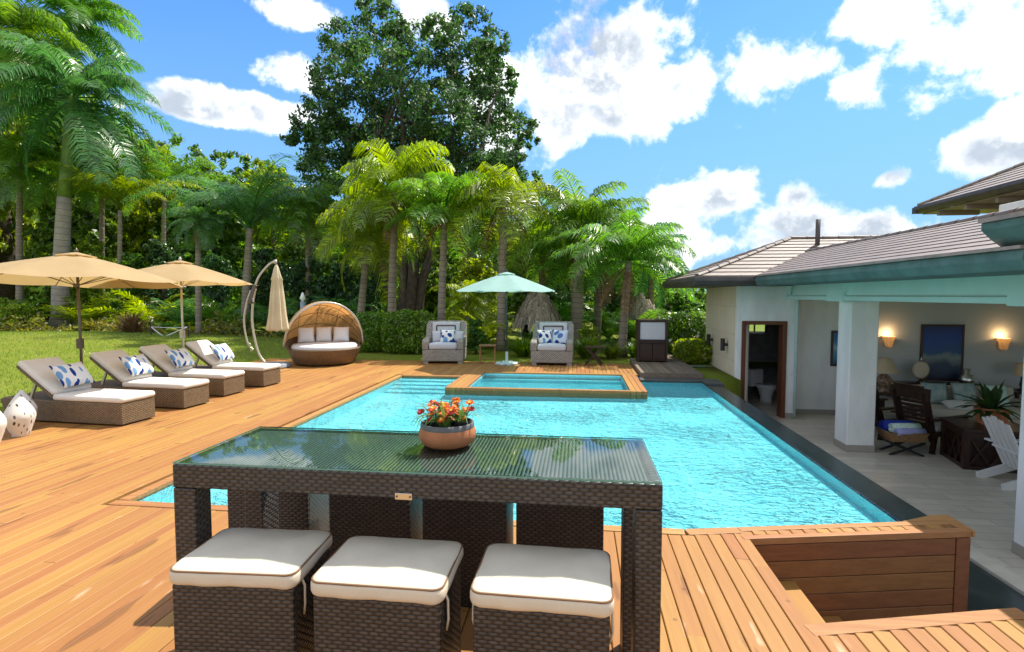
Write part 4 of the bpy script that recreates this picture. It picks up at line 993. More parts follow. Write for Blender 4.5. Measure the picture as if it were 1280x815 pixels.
bx, by = -.60, 2.42
bw_ = thing('flower_bowl', 'round terracotta bowl with grey rim on the glass table', 'bowl', (bx, by, TH+.001))
mb = MB(); mb.lathe([(.0, .0), (.09, .0), (.118, .015), (.132, .042), (.134, .062), (.125, .088)], 36); mb.build('terracotta_body', M['terracotta'], bw_, smooth=True)
mb = MB(); mb.lathe([(.1255, .087), (.124, .108), (.116, .111), (.110, .104), (.105, .03), (.0, .025)], 36); mb.build('rim', M['bowlrim'], bw_, smooth=True)
rg = random.Random(9)
def flower(mb, p, nrm, sz, kind):
    q = Vector(nrm).normalized().to_track_quat('Z', 'Y').to_matrix(); np_ = 12
    for ring, (n, r0, up_, mi) in enumerate(((9, 1., .15, kind), (8, .75, .45, kind), (6, .45, .8, 2 if kind == 0 else kind))):
        for k in range(n):
            a = 2*PI*k/n+ring*.4+rg.uniform(-.2, .2); L = sz*r0*rg.uniform(.8, 1.1); wv = sz*.34*r0
            d = Vector((math.cos(a), math.sin(a), up_*rg.uniform(.6, 1.3))); s_ = Vector((-math.sin(a), math.cos(a), 0))
            v = [Vector((0, 0, 0)), d*L*.55+s_*wv, d*L, d*L*.55-s_*wv]; mb.add([q @ x+p for x in v], [(0, 1, 2, 3)], mi)
def flowerpot(label, x, y, r, h, n, kinds, zb=.03, seed=1):
    global rg
    rg = random.Random(seed)
    t = thing('flower_pot', label, 'flower pot', (x, y, TH+.001+zb), 0, 'black pots of orange flowers in the bowl')
    mb = MB(); mb.lathe([(0, 0), (r*.8, 0), (r*.97, h*.8), (r*1.03, h*.82), (r*1.03, h), (r*.95, h), (r*.9, h*.85), (0, h*.85)], 24); mb.build('pot', M['pot_black'], t, smooth=True, angle=40)
    ms = MB(); mf = MB()
    for k in range(n):
        a = rg.uniform(0, 2*PI); q = rg.uniform(.15, 1.5)*r; hh = rg.uniform(.015, .10)
        tip = Vector((math.cos(a)*q*1.25, math.sin(a)*q*1.15, h+hh)); b0 = Vector((math.cos(a)*q*.4, math.sin(a)*q*.4, h*.85))
        mid = b0.lerp(tip, .55)+Vector((0, 0, .015)); ms.tube([b0, mid, tip], [.0022, .002, .0016], 5)
        nr = (tip-Vector((0, 0, h*.4))).normalized()+Vector((0, 0, .3))+Vector((rg.uniform(-.4, .4), rg.uniform(-.9, .1), 0)); flower(mf, tip, nr, rg.uniform(.012, .025), rg.choice(kinds))
    for k in range(26):
        a = rg.uniform(0, 2*PI); L = rg.uniform(.08, .17); dr = rg.uniform(.4, 1.1); d = Vector((math.cos(a), math.sin(a), 0)); P = []
        for i in range(6):
            t_ = i/5; p = d*(r*.3+L*dr*t_)+Vector((0, 0, h*.9+L*(1.3*t_-1.25*t_*t_*dr))); s_ = Vector((-d.y, d.x, 0))*.0042*math.sin(PI*(.15+.8*t_)); P.append([p-s_, p+s_])
        ms.grid(P)
    ms.build('stems', M['stem'], t); mf.build('blossom', [M['petal_o'], M['petal_r'], M['petal_y']], t)
flowerpot('black pot of orange blooms at the bowl\'s left', bx-.055, by-.005, .050, .085, 22, (0, 1, 1), seed=3)
flowerpot('black pot of fullest orange-red blooms at the bowl\'s front', bx+.005, by-.055, .046, .078, 22, (0, 0, 1), seed=5)
flowerpot('black pot of upright orange blooms and leaves at the bowl\'s right', bx+.062, by+.005, .048, .088, 22, (0, 1, 0), seed=8)

# ------------------------------------------------------------------ loungers, pillows, umbrellas, pots
def make_lounger(label):
    t = thing('sun_lounger', label, 'sun lounger', (0, 0, 0), 0, 'sun loungers in a row along the lawn')
    w2 = .265
    mb = MB(); mb.prism_y([(0, .02), (0, .31), (-1.18, .31), (-1.94, .33), (-2.02, .30), (-1.9, .02)], -w2, w2); mb.build('base', M['wicker_brown'], t, bevel=.012)
    mb = MB(); mb.slab(1.14, .55, .085, .04, .035, .008, (-.55, 0, .312), wob=.002); mb.build('seat_cushion', M['lounge'], t, smooth=True)
    ang = R(35); L = .74
    def bp(s_, n_): return (-1.19-s_*math.cos(ang)-n_*math.sin(ang)*-1*-1, s_*math.sin(ang)+.33+n_*math.cos(ang))
    mb = MB(); o = MB(); o.slab(L, .55, .085, .04, .035, .008, (0, 0, 0), wob=.002); bc = o.build('back_cushion', M['lounge'], t, smooth=True)
    bc.location = (-1.09-.38*math.cos(ang), 0, .36+.38*math.sin(ang)); bc.rotation_euler = (0, ang, 0)
    mb.box(-.36, .36, -.26, .26, -.045, -.003); br = mb.build('backrest', M['wicker_brown'], t, bevel=.01); br.location = bc.location; br.rotation_euler = (0, ang, 0)
    mb = MB()
    for sy in (-1, 1): mb.bar((-1.55, sy*.2, .33), (-1.45, sy*.2, .55), .03, .03)
    mb.build('back_strut', M['champagne'], t)
    return t
spots = [(-5.99, 6.63, 'nearest sun lounger, with its side by the white patterned pots'),
         (-5.95, 7.71, 'second sun lounger from the white patterned pots, beside a parasol pole'),
         (-6.00, 8.72, 'third sun lounger, between the two tan parasol poles'),
         (-5.88, 9.70, 'farthest sun lounger, closest to the folded cantilever parasol')]
lg = make_lounger(spots[0][2])
plab = ['blue leaf-print pillow on the nearest sun lounger', 'blue leaf-print pillow on the second sun lounger', 'blue leaf-print pillow on the third sun lounger', 'blue leaf-print pillow on the farthest sun lounger']
for i, (x, y, lb) in enumerate(spots):
    rz = R(-4)
    if i == 0: lg.location = (x, y, 0); lg.rotation_euler = (0, 0, rz)
    else: dup(lg, (x, y, 0), rz, lb)
    off = Matrix.Rotation(rz, 3, 'Z') @ Vector((-1.10, .02, .63))
    pillow(plab[i], M['print'], (x+off.x, y+off.y, off.z), .50, .38, .17, RZ(rz+R(90)+.08) @ RX(R(54)), 'blue leaf-print pillows on the loungers')

def parasol(label, x, y, r, ztop, zrim, m, pole, group, rot=0., n=8, basekind=0, tilt=0.):
    t = thing('parasol', label, 'parasol', (x, y, 0), rot, group)
    mb = MB()
    def arc(s_, a, k=1.): # canopy profile with panel sag
        z = zrim+(ztop-zrim)*(1-s_)**1.0+.02*math.sin(s_*PI); return z
    P = []
    ns = 8; sub = 6
    for i in range(ns+1):
        s_ = .10+.90*i/ns; row = []
        for k in range(n*sub):
            a = 2*PI*k/(n*sub); u = (k % sub)/sub; sag = math.sin(u*PI)
            rr = r*s_*math.cos(PI/n)/math.cos((u-.5)*2*PI/n)*(1-.02*sag*s_)
            row.append((rr*math.cos(a), rr*math.sin(a), arc(s_, a)-.030*sag*s_))
        P.append(row)
    mb.grid(P, 0, None, True)
    cn = mb.build('canopy', m, t, smooth=True)
    mb = MB(); P = []
    for i in range(4):
        s_ = i/3*.17; P.append([((r*s_+.002)*math.cos(2*PI*k/24), (r*s_+.002)*math.sin(2*PI*k/24), arc(s_, 0)+.022) for k in range(24)])
    mb.grid(P, 0, None, True); mb.build('vent_cap', m, cn, smooth=True)
    mb = MB(); mb.tube([(0, 0, .03), (0, 0, ztop+.02)], .019, 12); po = mb.build('pole', pole, t, smooth=True)
    mb = MB(); mb.lathe([(0, ztop+.0), (.025, ztop+.02), (.03, ztop+.045), (.012, ztop+.07), (0, ztop+.09)], 12); mb.build('finial', pole, po, smooth=True)
    mb = MB(); mb.box(-.03, .03, -.05, .03, .95, 1.10); mb.tube([(0, -.05, 1.02), (0, -.09, 1.02), (.05, -.10, 1.02)], .008, 6); mb.build('crank', pole, po)
    for k in range(n):
        a = 2*PI*k/n; d = Vector((math.cos(a), math.sin(a), 0)); z0 = ztop-.05
        mb = MB(); mb.tube([d*.03+Vector((0, 0, z0)), d*r*.55+Vector((0, 0, arc(.55, 0)-.045)), d*r*.985+Vector((0, 0, arc(.985, 0)-.02))], .007, 5)
        mb.tube([d*.03+Vector((0, 0, z0-.42)), d*r*.50+Vector((0, 0, arc(.50, 0)-.05))], .006, 5); mb.build('rib', pole, t)
    mb = MB(); mb.lathe([(.0, z0-.45), (.04, z0-.45), (.04, z0-.40), (.0, z0-.40)], 12); mb.build('hub', pole, t)
    mb = MB()
    if basekind == 0: mb.lathe([(0, 0), (.24, 0), (.25, .03), (.21, .06), (.05, .085), (.035, .10), (.03, .34), (.0, .34)], 24); mb.build('base', M['champagne'], t, smooth=True, angle=40)
    else:
        mb.lathe([(0, 0), (.12, 0), (.10, .05), (.04, .09), (.035, .32), (0, .32)], 16)
        for k in range(8): a = 2*PI*k/8; mb.lathe([(0, 0), (.085, 0), (.09, .03), (.05, .055), (0, .06)], 10, (.22*math.cos(a), .22*math.sin(a), 0))
        mb.build('base', M['paleteal'], t, smooth=True, angle=40)
    for c in t.children:
        if c.name.split('.')[0] in ('canopy', 'rib', 'hub'): c.matrix_local = TR(0, 0, ztop) @ RZ(-rot) @ RX(-tilt) @ RZ(rot) @ TR(0, 0, -ztop)
    return t
parasol('open tan parasol between the two nearest loungers', -7.42, 7.19, 1.46, 2.37, 1.955, M['tan'], M['bronze'], 'tan parasols over the loungers', R(12), tilt=R(3))
parasol('open tan parasol beside the farthest lounger', -7.36, 9.22, 1.27, 2.38, 1.99, M['tan'], M['champagne'], 'tan parasols over the loungers', R(5), tilt=R(1))
parasol('open pale teal parasol between the two grey club chairs', -1.78, 13.45, 1.30, 2.32, 1.86, M['teal'], M['darkgreen'], None, R(22.5), basekind=1)

# closed cantilever parasol
cp = thing('cantilever_parasol', 'folded cream parasol hanging from a curved cantilever mast', 'parasol', (-7.45, 12.1, 0))
mb = MB(); mb.lathe([(0, 0), (.36, 0), (.38, .03), (.36, .09), (.30, .11), (0, .12)], 28, (0.15, 0, 0)); mb.build('base', M['greybase'], cp, smooth=True, angle=40)
def curve(pts, n=10):
    out = []; P = [Vector(p) for p in pts]
    for i in range(len(P)-1):
        p0 = P[max(i-1, 0)]; p1 = P[i]; p2 = P[i+1]; p3 = P[min(i+2, len(P)-1)]
        for k in range(n):
            t_ = k/n; out.append(.5*((2*p1)+(p2-p0)*t_+(2*p0-5*p1+4*p2-p3)*t_*t_+(3*p1-p0-3*p2+p3)*t_**3))
    out.append(P[-1]); return out
mb = MB(); mb.tube(curve([(.0, 0, .06), (-.22, .0, .35), (-.36, 0, 1.0), (-.34, 0, 1.55), (-.26, 0, 1.9)]), .028, 10); mb.build('mast', M['champagne'], cp, smooth=True)
mb = MB(); mb.tube(curve([(-.38, .03, .42), (-.52, .03, .60), (-.60, .03, 1.1), (-.52, .03, 1.55), (-.40, .03, 1.86)]), .022, 10)
mb.tube(curve([(-.38, .03, .42), (-.44, .03, .40), (-.45, .03, .55), (-.52, .03, .60)]), .014, 8); mb.build('brace', M['champagne'], cp, smooth=True)
mb = MB(); mb.bar((-.42, 0, 1.55), (-.26, 0, 2.0), .07, .10); mb.bar((-.35, 0, 1.70), (-.29, -.07, 1.56), .04, .08); mb.build('joint', M['bronze'], cp, bevel=.012)
mb = MB(); mb.tube(curve([(-.30, 0, 1.88), (-.16, 0, 2.2), (.10, 0, 2.48), (.27, 0, 2.56)]), .026, 10); mb.lathe([(0, -.05), (.04, -.05), (.04, .04), (0, .05)], 10, (.27, 0, 2.55)); mb.build('arm', M['champagne'], cp, smooth=True)
mb = MB(); P = []
for i, (r_, z_) in enumerate([(.02, 2.48), (.05, 2.42), (.09, 2.2), (.115, 2.12), (.10, 2.10), (.13, 1.8), (.17, 1.3), (.215, .95), (.225, .90), (.20, .90)]):
    row = []
    for k in range(64):
        a = 2*PI*k/64; f = 1+(.22 if i > 1 else 0)*math.cos(8*a+.6*math.sin(a*3))+.04*math.sin(a*5+i); row.append((.29+r_*f*math.cos(a), r_*f*math.sin(a), z_+.02*math.cos(8*a)*(i > 6)))
    P.append(row)
mb.grid(P, 0, None, True); mb.build('folded_canopy', M['cream_can'], cp, smooth=True)

# tall white patterned pots at the left
prf = [(0, 0), (.10, 0), (.11, .015), (.15, .12), (.188, .23), (.195, .28), (.18, .335), (.125, .43), (.07, .505), (.038, .555), (.03, .575), (.0, .58)]
prf = [(max(0, q.x), q.y) for q in (lambda C: C)([Vector((a, b, 0)) for a, b in prf[:2]]+curve([(a, b, 0) for a, b in prf[1:10]], 5)+[Vector((*prf[-1], 0))])]
vz = tag(MB().lathe(prf, 28).build('ceramic_pot', M['potprint'], None, smooth=True), 'white leaf-patterned ceramic pot nearest the lounger foot, fully in view', 'pot', 'white patterned pots beside the loungers')
vz.location = (-6.88, 5.80, 0); vz.scale = (.80, .80, .92)
for (x, y, s_, lb) in ((-7.22, 6.12, .86, 'white leaf-patterned ceramic pot standing behind the fully visible one'), (-6.78, 5.36, .90, 'white leaf-patterned ceramic pot cut off by the left edge')):
    o = vz.copy(); COL.objects.link(o); o.location = (x, y, 0); o.scale = (s_*.92, s_*.92, s_*1.04); o['label'] = lb; o.rotation_euler = (0, 0, x*9)

# ------------------------------------------------------------------ daybed
db = thing('daybed', 'round woven daybed with a brown basket hood', 'daybed', (-6.45, 13.05, 0), R(40))
mb = MB(); mb.lathe([(.0, .03), (.70, .03), (.74, .05), (.86, .30), (.90, .40), (.88, .43), (.84, .43), (.80, .36), (.0, .35)], 44); bs = mb.build('base', M['wicker_brown'], db, smooth=True, angle=50)
for k in range(4): a = PI/4+k*PI/2; MB().box(-.04, .04, -.04, .04, 0, .04).build('foot', M['darkwood'], bs).location = (.55*math.cos(a), .55*math.sin(a), 0)
# low woven back rail rising toward the rear
mb = MB(); P = []
for i in range(29):
    a = R(-15)+R(210)*i/28; h = .43+.27*max(0, math.sin(a))**.6; P.append([(.90*math.cos(a), .90*math.sin(a), .40), (.93*math.cos(a), .93*math.sin(a), h), (.89*math.cos(a), .89*math.sin(a), h), (.86*math.cos(a), .86*math.sin(a), .40)])
mb.grid(P, 0, (.1, .3)); mb.build('back_rail', M['wicker_brown'], db, smooth=True, angle=50)
mb = MB(); mb.lathe([(0, .36), (.78, .36), (.81, .39), (.81, .47), (.76, .51), (.5, .525), (0, .53)], 44); mb.build('mattress', M['white_fab'], db, smooth=True)
hz, Rx, Rh = .46, .98, 1.14
def hood(ph, th_, k=1.): # ph: sweep angle (90 deg = upright), th_: along the hoop
    x = Rx*math.cos(th_)*k; q = math.sin(th_); y = Rx*1.02*q*math.cos(ph)*-1*k; z = hz+Rh*q*math.sin(ph)*k; return Vector((x, -y if False else y, z))
mb = MB(); nph, nth = 18, 30
P = [[hood(R(76)+R(96)*i/nph, PI*j/nth) for j in range(nth+1)] for i in range(nph+1)]
mb.grid(P, 0, (.12, .1)); hd = mb.build('hood', M['wicker_hood'], db, smooth=True)
mb = MB(); mb.tube([hood(R(75), PI*j/nth, 1.005) for j in range(nth+1)], .024, 8); mb.build('hood_rim', M['champagne'], hd, smooth=True)
mb = MB()
for i in range(1, 5): mb.tube([hood(R(76)+R(96)*i/5, PI*j/nth, .992) for j in range(nth+1)], .007, 6)
for j in (6, 10, 15, 20, 24): mb.tube([hood(R(76)+R(96)*i/nph, PI*j/nth, .990) for i in range(nph+1)], .005, 6)
mb.build('hood_frame', M['bronze'], hd, smooth=True)
for k, (u, v, lb) in enumerate(((-.46, .30, 'white square pillow at the left of the daybed'), (-.02, .42, 'white square pillow in the middle of the daybed'), (.42, .32, 'white square pillow at the right of the daybed'))):
    p = Matrix.Rotation(R(40)-R(14), 3, 'Z') @ Vector((u, v, 0)); pillow(lb, M['white_fab'], (-6.45+p.x, 13.05+p.y, .72), .43, .43, .17, RZ(R(24)-u*.35) @ RX(R(70)), 'white pillows on the round daybed')

# ------------------------------------------------------------------ club chairs, little tables, cabinet
def make_club(label):
    t = thing('club_chair', label, 'armchair', (0, 0, 0), 0, 'grey woven club chairs at the far deck edge')
    mb = MB(); mb.box(-.52, .52, -.48, .46, .06, .36)
    mb.build('base', M['wicker_grey'], t, bevel=.02)
    for sx in (-1, 1):
        for y in (-.42, .40): MB().box(sx*.44-.06, sx*.44+.06, y-.05, y+.05, 0, .062).build('foot', M['wicker_grey'], t)
        mb = MB(); xa, xb = sorted((sx*.53, sx*.37)); mb.prism_x([(-.49, .361), (-.49, .56), (-.40, .62), (.10, .66), (.24, 1.0), (.47, 1.0), (.47, .361)], xa, xb); mb.build('armrest', M['wicker_grey'], t, bevel=.025)
    mb = MB(); mb.box(-.50, .50, -.11, .11, -.30, .44, 0); b = mb.build('backrest', M['wicker_grey'], t, bevel=.03); b.location = (0, .31, .62); b.rotation_euler = (R(-8), 0, 0)
    mb = MB(); mb.box(-.365, .365, -.19, -.11, -.24, .40); bc = mb.build('back_cushion', M['grey_fab'], b, bevel=.03, seg=3, smooth=True)
    mb = MB(); pts = [(-.25, -.193, -.20), (.25, -.193, -.20), (.25, -.193, .30), (-.25, -.193, .30)]
    for i in range(4): mb.bar(pts[i], pts[(i+1) % 4], .034, .012, 0, (0, 1, 0))
    mb.build('dark_piping', M['piping'], b)
    mb = MB(); mb.slab(.73, .62, .16, .06, .05, .02, (0, -.17, .362)); mb.build('seat_cushion', M['grey_fab'], t, smooth=True)
    return t
cl = make_club('grey woven club chair beside the clipped hedge, left of the teal parasol')
cl.location = (-3.46, 13.78, 0); cl.rotation_euler = (0, 0, R(6))
dup(cl, (-.63, 13.78, 0), R(-1), 'grey woven club chair right of the teal parasol')
pillow('blue leaf-print pillow in the middle of the left club chair', M['print'], (-3.35, 13.60, .68), .40, .36, .16, RZ(.1) @ RX(R(72)), 'blue print pillows on the club chairs')
pillow('plain pale grey pillow at the left side of the left club chair', M['grey_fab'], (-3.60, 13.66, .67), .36, .32, .14, RZ(.3) @ RX(R(76)), 'plain pillows on the left club chair')
pillow('plain pale grey pillow at the right side of the left club chair', M['grey_fab'], (-3.11, 13.68, .67), .36, .32, .14, RZ(-.2) @ RX(R(76)), 'plain pillows on the left club chair')
pillow('blue leaf-print pillow at the left arm of the right club chair', M['print'], (-.82, 13.60, .69), .38, .38, .16, RZ(.35) @ RX(R(72)), 'blue print pillows on the club chairs')
pillow('darker blue-print pillow at the right arm of the right club chair', leafprint('indigo_leaf_print', (.55, .62, .72), (.01, .03, .16), (.08, .16, .38), 8., 3.), (-.44, 13.60, .69), .42, .38, .16, RZ(-.2) @ RX(R(72)), 'blue print pillows on the club chairs')

def xtable(label, x, y, rz, wd, h, m, cross=True):
    t = thing('side_table', label, 'table', (x, y, 0), rz)
    mb = MB()
    for k in range(5): yy = -.18+k*.09; mb.box(-wd/2, wd/2, yy-.04, yy+.04, h-.022, h)
    mb.build('tabletop', m, t, bevel=.003)
    for sy in (-1, 1):
        for sgn in (-1, 1):
            mb = MB()
            if cross: mb.bar((sgn*wd*.42, sy*(.15+.012*sgn), 0), (-sgn*wd*.36, sy*(.15+.012*sgn), h-.023), .022, .04)
            else: mb.bar((sgn*wd*.45, sy*.17, 0), (sgn*wd*.42, sy*.17, h-.023), .022, .03)
            mb.build('leg', m, t)
    mb = MB(); mb.bar((-wd*.40, -.15, .06), (-wd*.40, .15, .06), .02, .02) if cross else mb.bar((-wd*.4, -.17, .12), (wd*.4, -.17, .12), .02, .02); mb.build('stretcher', m, t)
xtable('small teak folding table beside the teal parasol', -2.32, 13.72, R(8), .44, .46, M['teak'], False)
xtable('dark cross-legged folding table near the weathered platform', .42, 13.62, R(-6), .48, .46, M['darkwood'])
cb = thing('towel_cabinet', 'dark wooden cabinet with a pale upper panel on the weathered platform', 'cabinet', (1.84, 13.75, .10))
mb = MB(); mb.box(-.36, -.31, -.28, .28, 0, 1.05); mb.box(.31, .36, -.28, .28, 0, 1.05); mb.box(-.309, .309, -.28, .28, 1.0, 1.05); mb.box(-.309, .309, -.28, .28, .46, .54); mb.box(-.309, .309, .24, .279, 0, .99); mb.box(-.309, .309, -.28, .28, .03, .07)
mb.build('frame', M['darkwood'], cb, bevel=.008)
mb = MB(); mb.box(-.305, .305, -.255, .20, .55, .99); mb.build('pale_panel', M['grey_fab'], cb, bevel=.02)
for sx in (-1, 1): MB().box(sx*.153-.148, sx*.153+.148, -.272, -.24, .075, .455).build('door', M['darkwood'], cb, bevel=.005)
MB().box(-.33, .33, -.31, -.281, .515, .545).build('ledge', M['darkwood'], cb, bevel=.004)

# garden lamp post behind the daybed, white sling hanging low over the lawn, dry fallen frond
p = at(379, 400, 17.5)
gl_ = thing('garden_lamp', 'grey post lamp with small white head behind the daybed', 'lamp post', (p.x, 17.5, -.03))
MB().tube([(0, 0, 0), (0, 0, 1.55)], .09, 10).build('post', M['greybase'], gl_, smooth=True)
MB().lathe([(0, 1.55), (.05, 1.55), (.06, 1.62), (.10, 1.66), (.03, 1.86), (0, 1.88)], 12).build('lamp_head', M['plaster'], gl_, smooth=True)
p = at(206, 425, 18.5)
hm = thing('rope_hammock', 'white rope slung low over the lawn behind the loungers', 'hammock', (p.x, 18.5, 0))
mb = MB(); mb.tube(curve([(-.55, 0, .55), (-.1, 0, .22), (.05, 0, .20), (.6, 0, .42), (.9, .1, .55)]), .022, 6); mb.tube(curve([(-.55, 0, .55), (.1, .3, .5), (.9, .1, .55)]), .014, 6); mb.build('rope', M['white_fab'], hm, smooth=True)
MB().tube([(-.55, 0, -.03), (-.56, 0, .6)], .03, 8).build('stake', M['bark'], hm); MB().tube([(.9, .1, -.03), (.91, .1, .6)], .03, 8).build('stake', M['bark'], hm)

# ------------------------------------------------------------------ vegetation
def npmesh(name, V, Fq, m, parent=None, smooth=False):
    me = bpy.data.meshes.new(name); V = np.asarray(V, dtype=np.float32); Fq = np.asarray(Fq, dtype=np.int32)
    me.vertices.add(len(V)); me.vertices.foreach_set('co', V.ravel())
    me.loops.add(Fq.size); me.loops.foreach_set('vertex_index', Fq.ravel())
    k = Fq.shape[1]; me.polygons.add(len(Fq)); me.polygons.foreach_set('loop_start', np.arange(0, Fq.size, k, dtype=np.int32))
    me.update(calc_edges=True); me.materials.append(m)
    if smooth: me.polygons.foreach_set('use_smooth', [True]*len(Fq))
    o = bpy.data.objects.new(name, me); COL.objects.link(o)
    if parent: o.parent = parent
    return o
def leaves(pos, size, rng, up=.35, aspect=.5, nrm=None):
    """one folded diamond leaf per position"""
    n = len(pos); d = rng.normal(size=(n, 3)); d[:, 2] -= .3; d /= np.linalg.norm(d, axis=1)[:, None]
    nn = rng.normal(size=(n, 3)); nn[:, 2] += up*2
    if nrm is not None: nn += nrm*1.1
    s = np.cross(d, nn); s /= np.linalg.norm(s, axis=1)[:, None]+1e-9; w_ = np.cross(s, d)
    L = (size*rng.uniform(.65, 1.35, n))[:, None]; W_ = L*aspect*.5
    a = pos-d*L*.5; b = pos+s*W_+w_*L*.08; c = pos+d*L*.5; e = pos-s*W_+w_*L*.08
    V = np.stack([a, b, c, e], 1).reshape(-1, 3); Fq = np.arange(4*n).reshape(n, 4); return V, Fq
def clump_positions(lobes, n, rng, shell=.75):
    """leaf positions near the surface of many small clumps that fill each lobe (x,y,z,rx,ry,rz)"""
    lobes = np.array(lobes, float); vol = lobes[:, 3]*lobes[:, 4]*lobes[:, 5]; vol = vol**.67; pk = rng.choice(len(lobes), n, p=vol/vol.sum())
    # small clump centres per lobe
    out = np.zeros((n, 3)); nr = np.zeros((n, 3))
    for i in range(len(lobes)):
        idx = np.where(pk == i)[0]
        if len(idx) == 0: continue
        nc = max(5, int(len(idx)/38)); q = rng.normal(size=(nc, 3)); q /= np.linalg.norm(q, axis=1)[:, None]; q *= rng.uniform(.35, 1., nc)[:, None]**.45
        cc = rng.integers(0, nc, len(idx)); g = rng.normal(size=(len(idx), 3)); g /= np.linalg.norm(g, axis=1)[:, None]; g *= rng.uniform(.2, 1., len(idx))[:, None]*.30
        p = q[cc]+g; out[idx] = lobes[i, :3]+p*lobes[i, 3:6]; nr[idx] = p
    return out, nr

# --- palms
def frond(rng, L, e0, az_, droop, nl, lw, ll, hang, V, Fq, base):
    ns = 14; ds = L/ns; p = np.array(base, float); th = e0; pts = [p.copy()]; dirs = []
    ca, sa = math.cos(az_), math.sin(az_); tw = rng.uniform(-.5, .5)
    for i in range(ns):
        th = e0-droop*((i+.5)/ns)**1.35; d = np.array([ca*math.cos(th), sa*math.cos(th), math.sin(th)]); p = p+d*ds; pts.append(p.copy()); dirs.append(d)
    dirs.append(dirs[-1]); pts = np.array(pts); dirs = np.array(dirs)
    side = np.array([-sa, ca, 0.])
    # rachis as a thin strip pair
    for i in range(ns):
        w0 = .030*(1-i/ns)+.006; w1 = .030*(1-(i+1)/ns)+.006; up_ = np.cross(dirs[i], side); o = len(V)
        V += [pts[i]-side*w0, pts[i]+side*w0, pts[i+1]+side*w1, pts[i+1]-side*w1]; Fq.append((o, o+1, o+2, o+3))
        o = len(V); V += [pts[i]-up_*w0, pts[i]+up_*w0, pts[i+1]+up_*w1, pts[i+1]-up_*w1]; Fq.append((o, o+1, o+2, o+3))
    for k in range(nl):
        t_ = .14+.86*(k+rng.uniform(0, .6))/nl; f = min(t_, .999)*ns; i = int(f); q = pts[i]+(pts[i+1]-pts[i])*(f-i); d = dirs[i]
        l = ll*(math.sin(PI*(.16+.80*t_))**.6)*rng.uniform(.85, 1.1)
        for s_ in (-1, 1):
            sd_ = side*s_*math.cos(tw*.4)+np.array([0, 0, 1.])*s_*math.sin(tw*.4)
            v0 = sd_*.80+d*.55+np.array([0, 0, .25+rng.uniform(-.2, .25)]); v0 /= np.linalg.norm(v0)
            v1 = v0+np.array([0, 0, -1.])*hang*rng.uniform(.7, 1.3); v1 /= np.linalg.norm(v1)
            m_ = q+v0*l*.45; e_ = m_+v1*l*.55; wd = lw*.5; wv = d*wd
            o = len(V); V += [q-wv*.5, q+wv*.5, m_+wv, m_-wv]; Fq.append((o, o+1, o+2, o+3)); V += [e_+wv*.15, e_-wv*.15]; Fq.append((o+3, o+2, o+4, o+5))
def palm_crown(seed, L=2.6, n=22, droop=1.7, hang=.9, ll=.62, lw=.05, nl=46, emin=-25, emax=80):
    rng = np.random.default_rng(seed); V, Fq = [], []
    for i in range(n):
        u = (i+.5)/n; e0 = R(emax+(emin-emax)*u**.9)+rng.uniform(-.25, .25); frond(rng, L*rng.uniform(.75, 1.15)*(1-.25*(1-u)), e0, i*2.399+rng.uniform(-.4, .4), droop*rng.uniform(.8, 1.15)*(1.05-.35*u), nl, lw, ll, hang, V, Fq, (0, 0, rng.uniform(-.1, .1)))
    return np.array(V), np.array(Fq)
CROWN = {}
def crown_mesh(key, m, **k):
    if (key, m.name) not in CROWN:
        V, Fq = palm_crown(**k); o = npmesh('crown', V, Fq, m); CROWN[(key, m.name)] = o.data; bpy.data.objects.remove(o)
    return CROWN[(key, m.name)]
KIND = {'queen': dict(seed=11, L=2.7, n=24, droop=1.75, hang=1.6, ll=.85, lw=.045, nl=44, emin=-20, emax=82),
        'queen2': dict(seed=23, L=2.6, n=19, droop=1.95, hang=1.9, ll=.9, lw=.045, nl=40, emin=-30, emax=78),
        'feather': dict(seed=37, L=3.3, n=20, droop=2.1, hang=1.0, ll=.62, lw=.028, nl=46, emin=46, emax=88),
        'upright': dict(seed=61, L=2.5, n=24, droop=1.45, hang=1.2, ll=.72, lw=.042, nl=44, emin=-8, emax=88),
        'bushy': dict(seed=51, L=2.2, n=28, droop=1.7, hang=1.1, ll=.55, lw=.04, nl=44, emin=-45, emax=85),
        'royal': dict(seed=71, L=4.2, n=34, droop=1.55, hang=1.1, ll=1.0, lw=.06, nl=56, emin=-38, emax=84),
        'areca': dict(seed=91, L=2.0, n=16, droop=1.2, hang=.5, ll=.5, lw=.05, nl=26, emin=25, emax=85)}
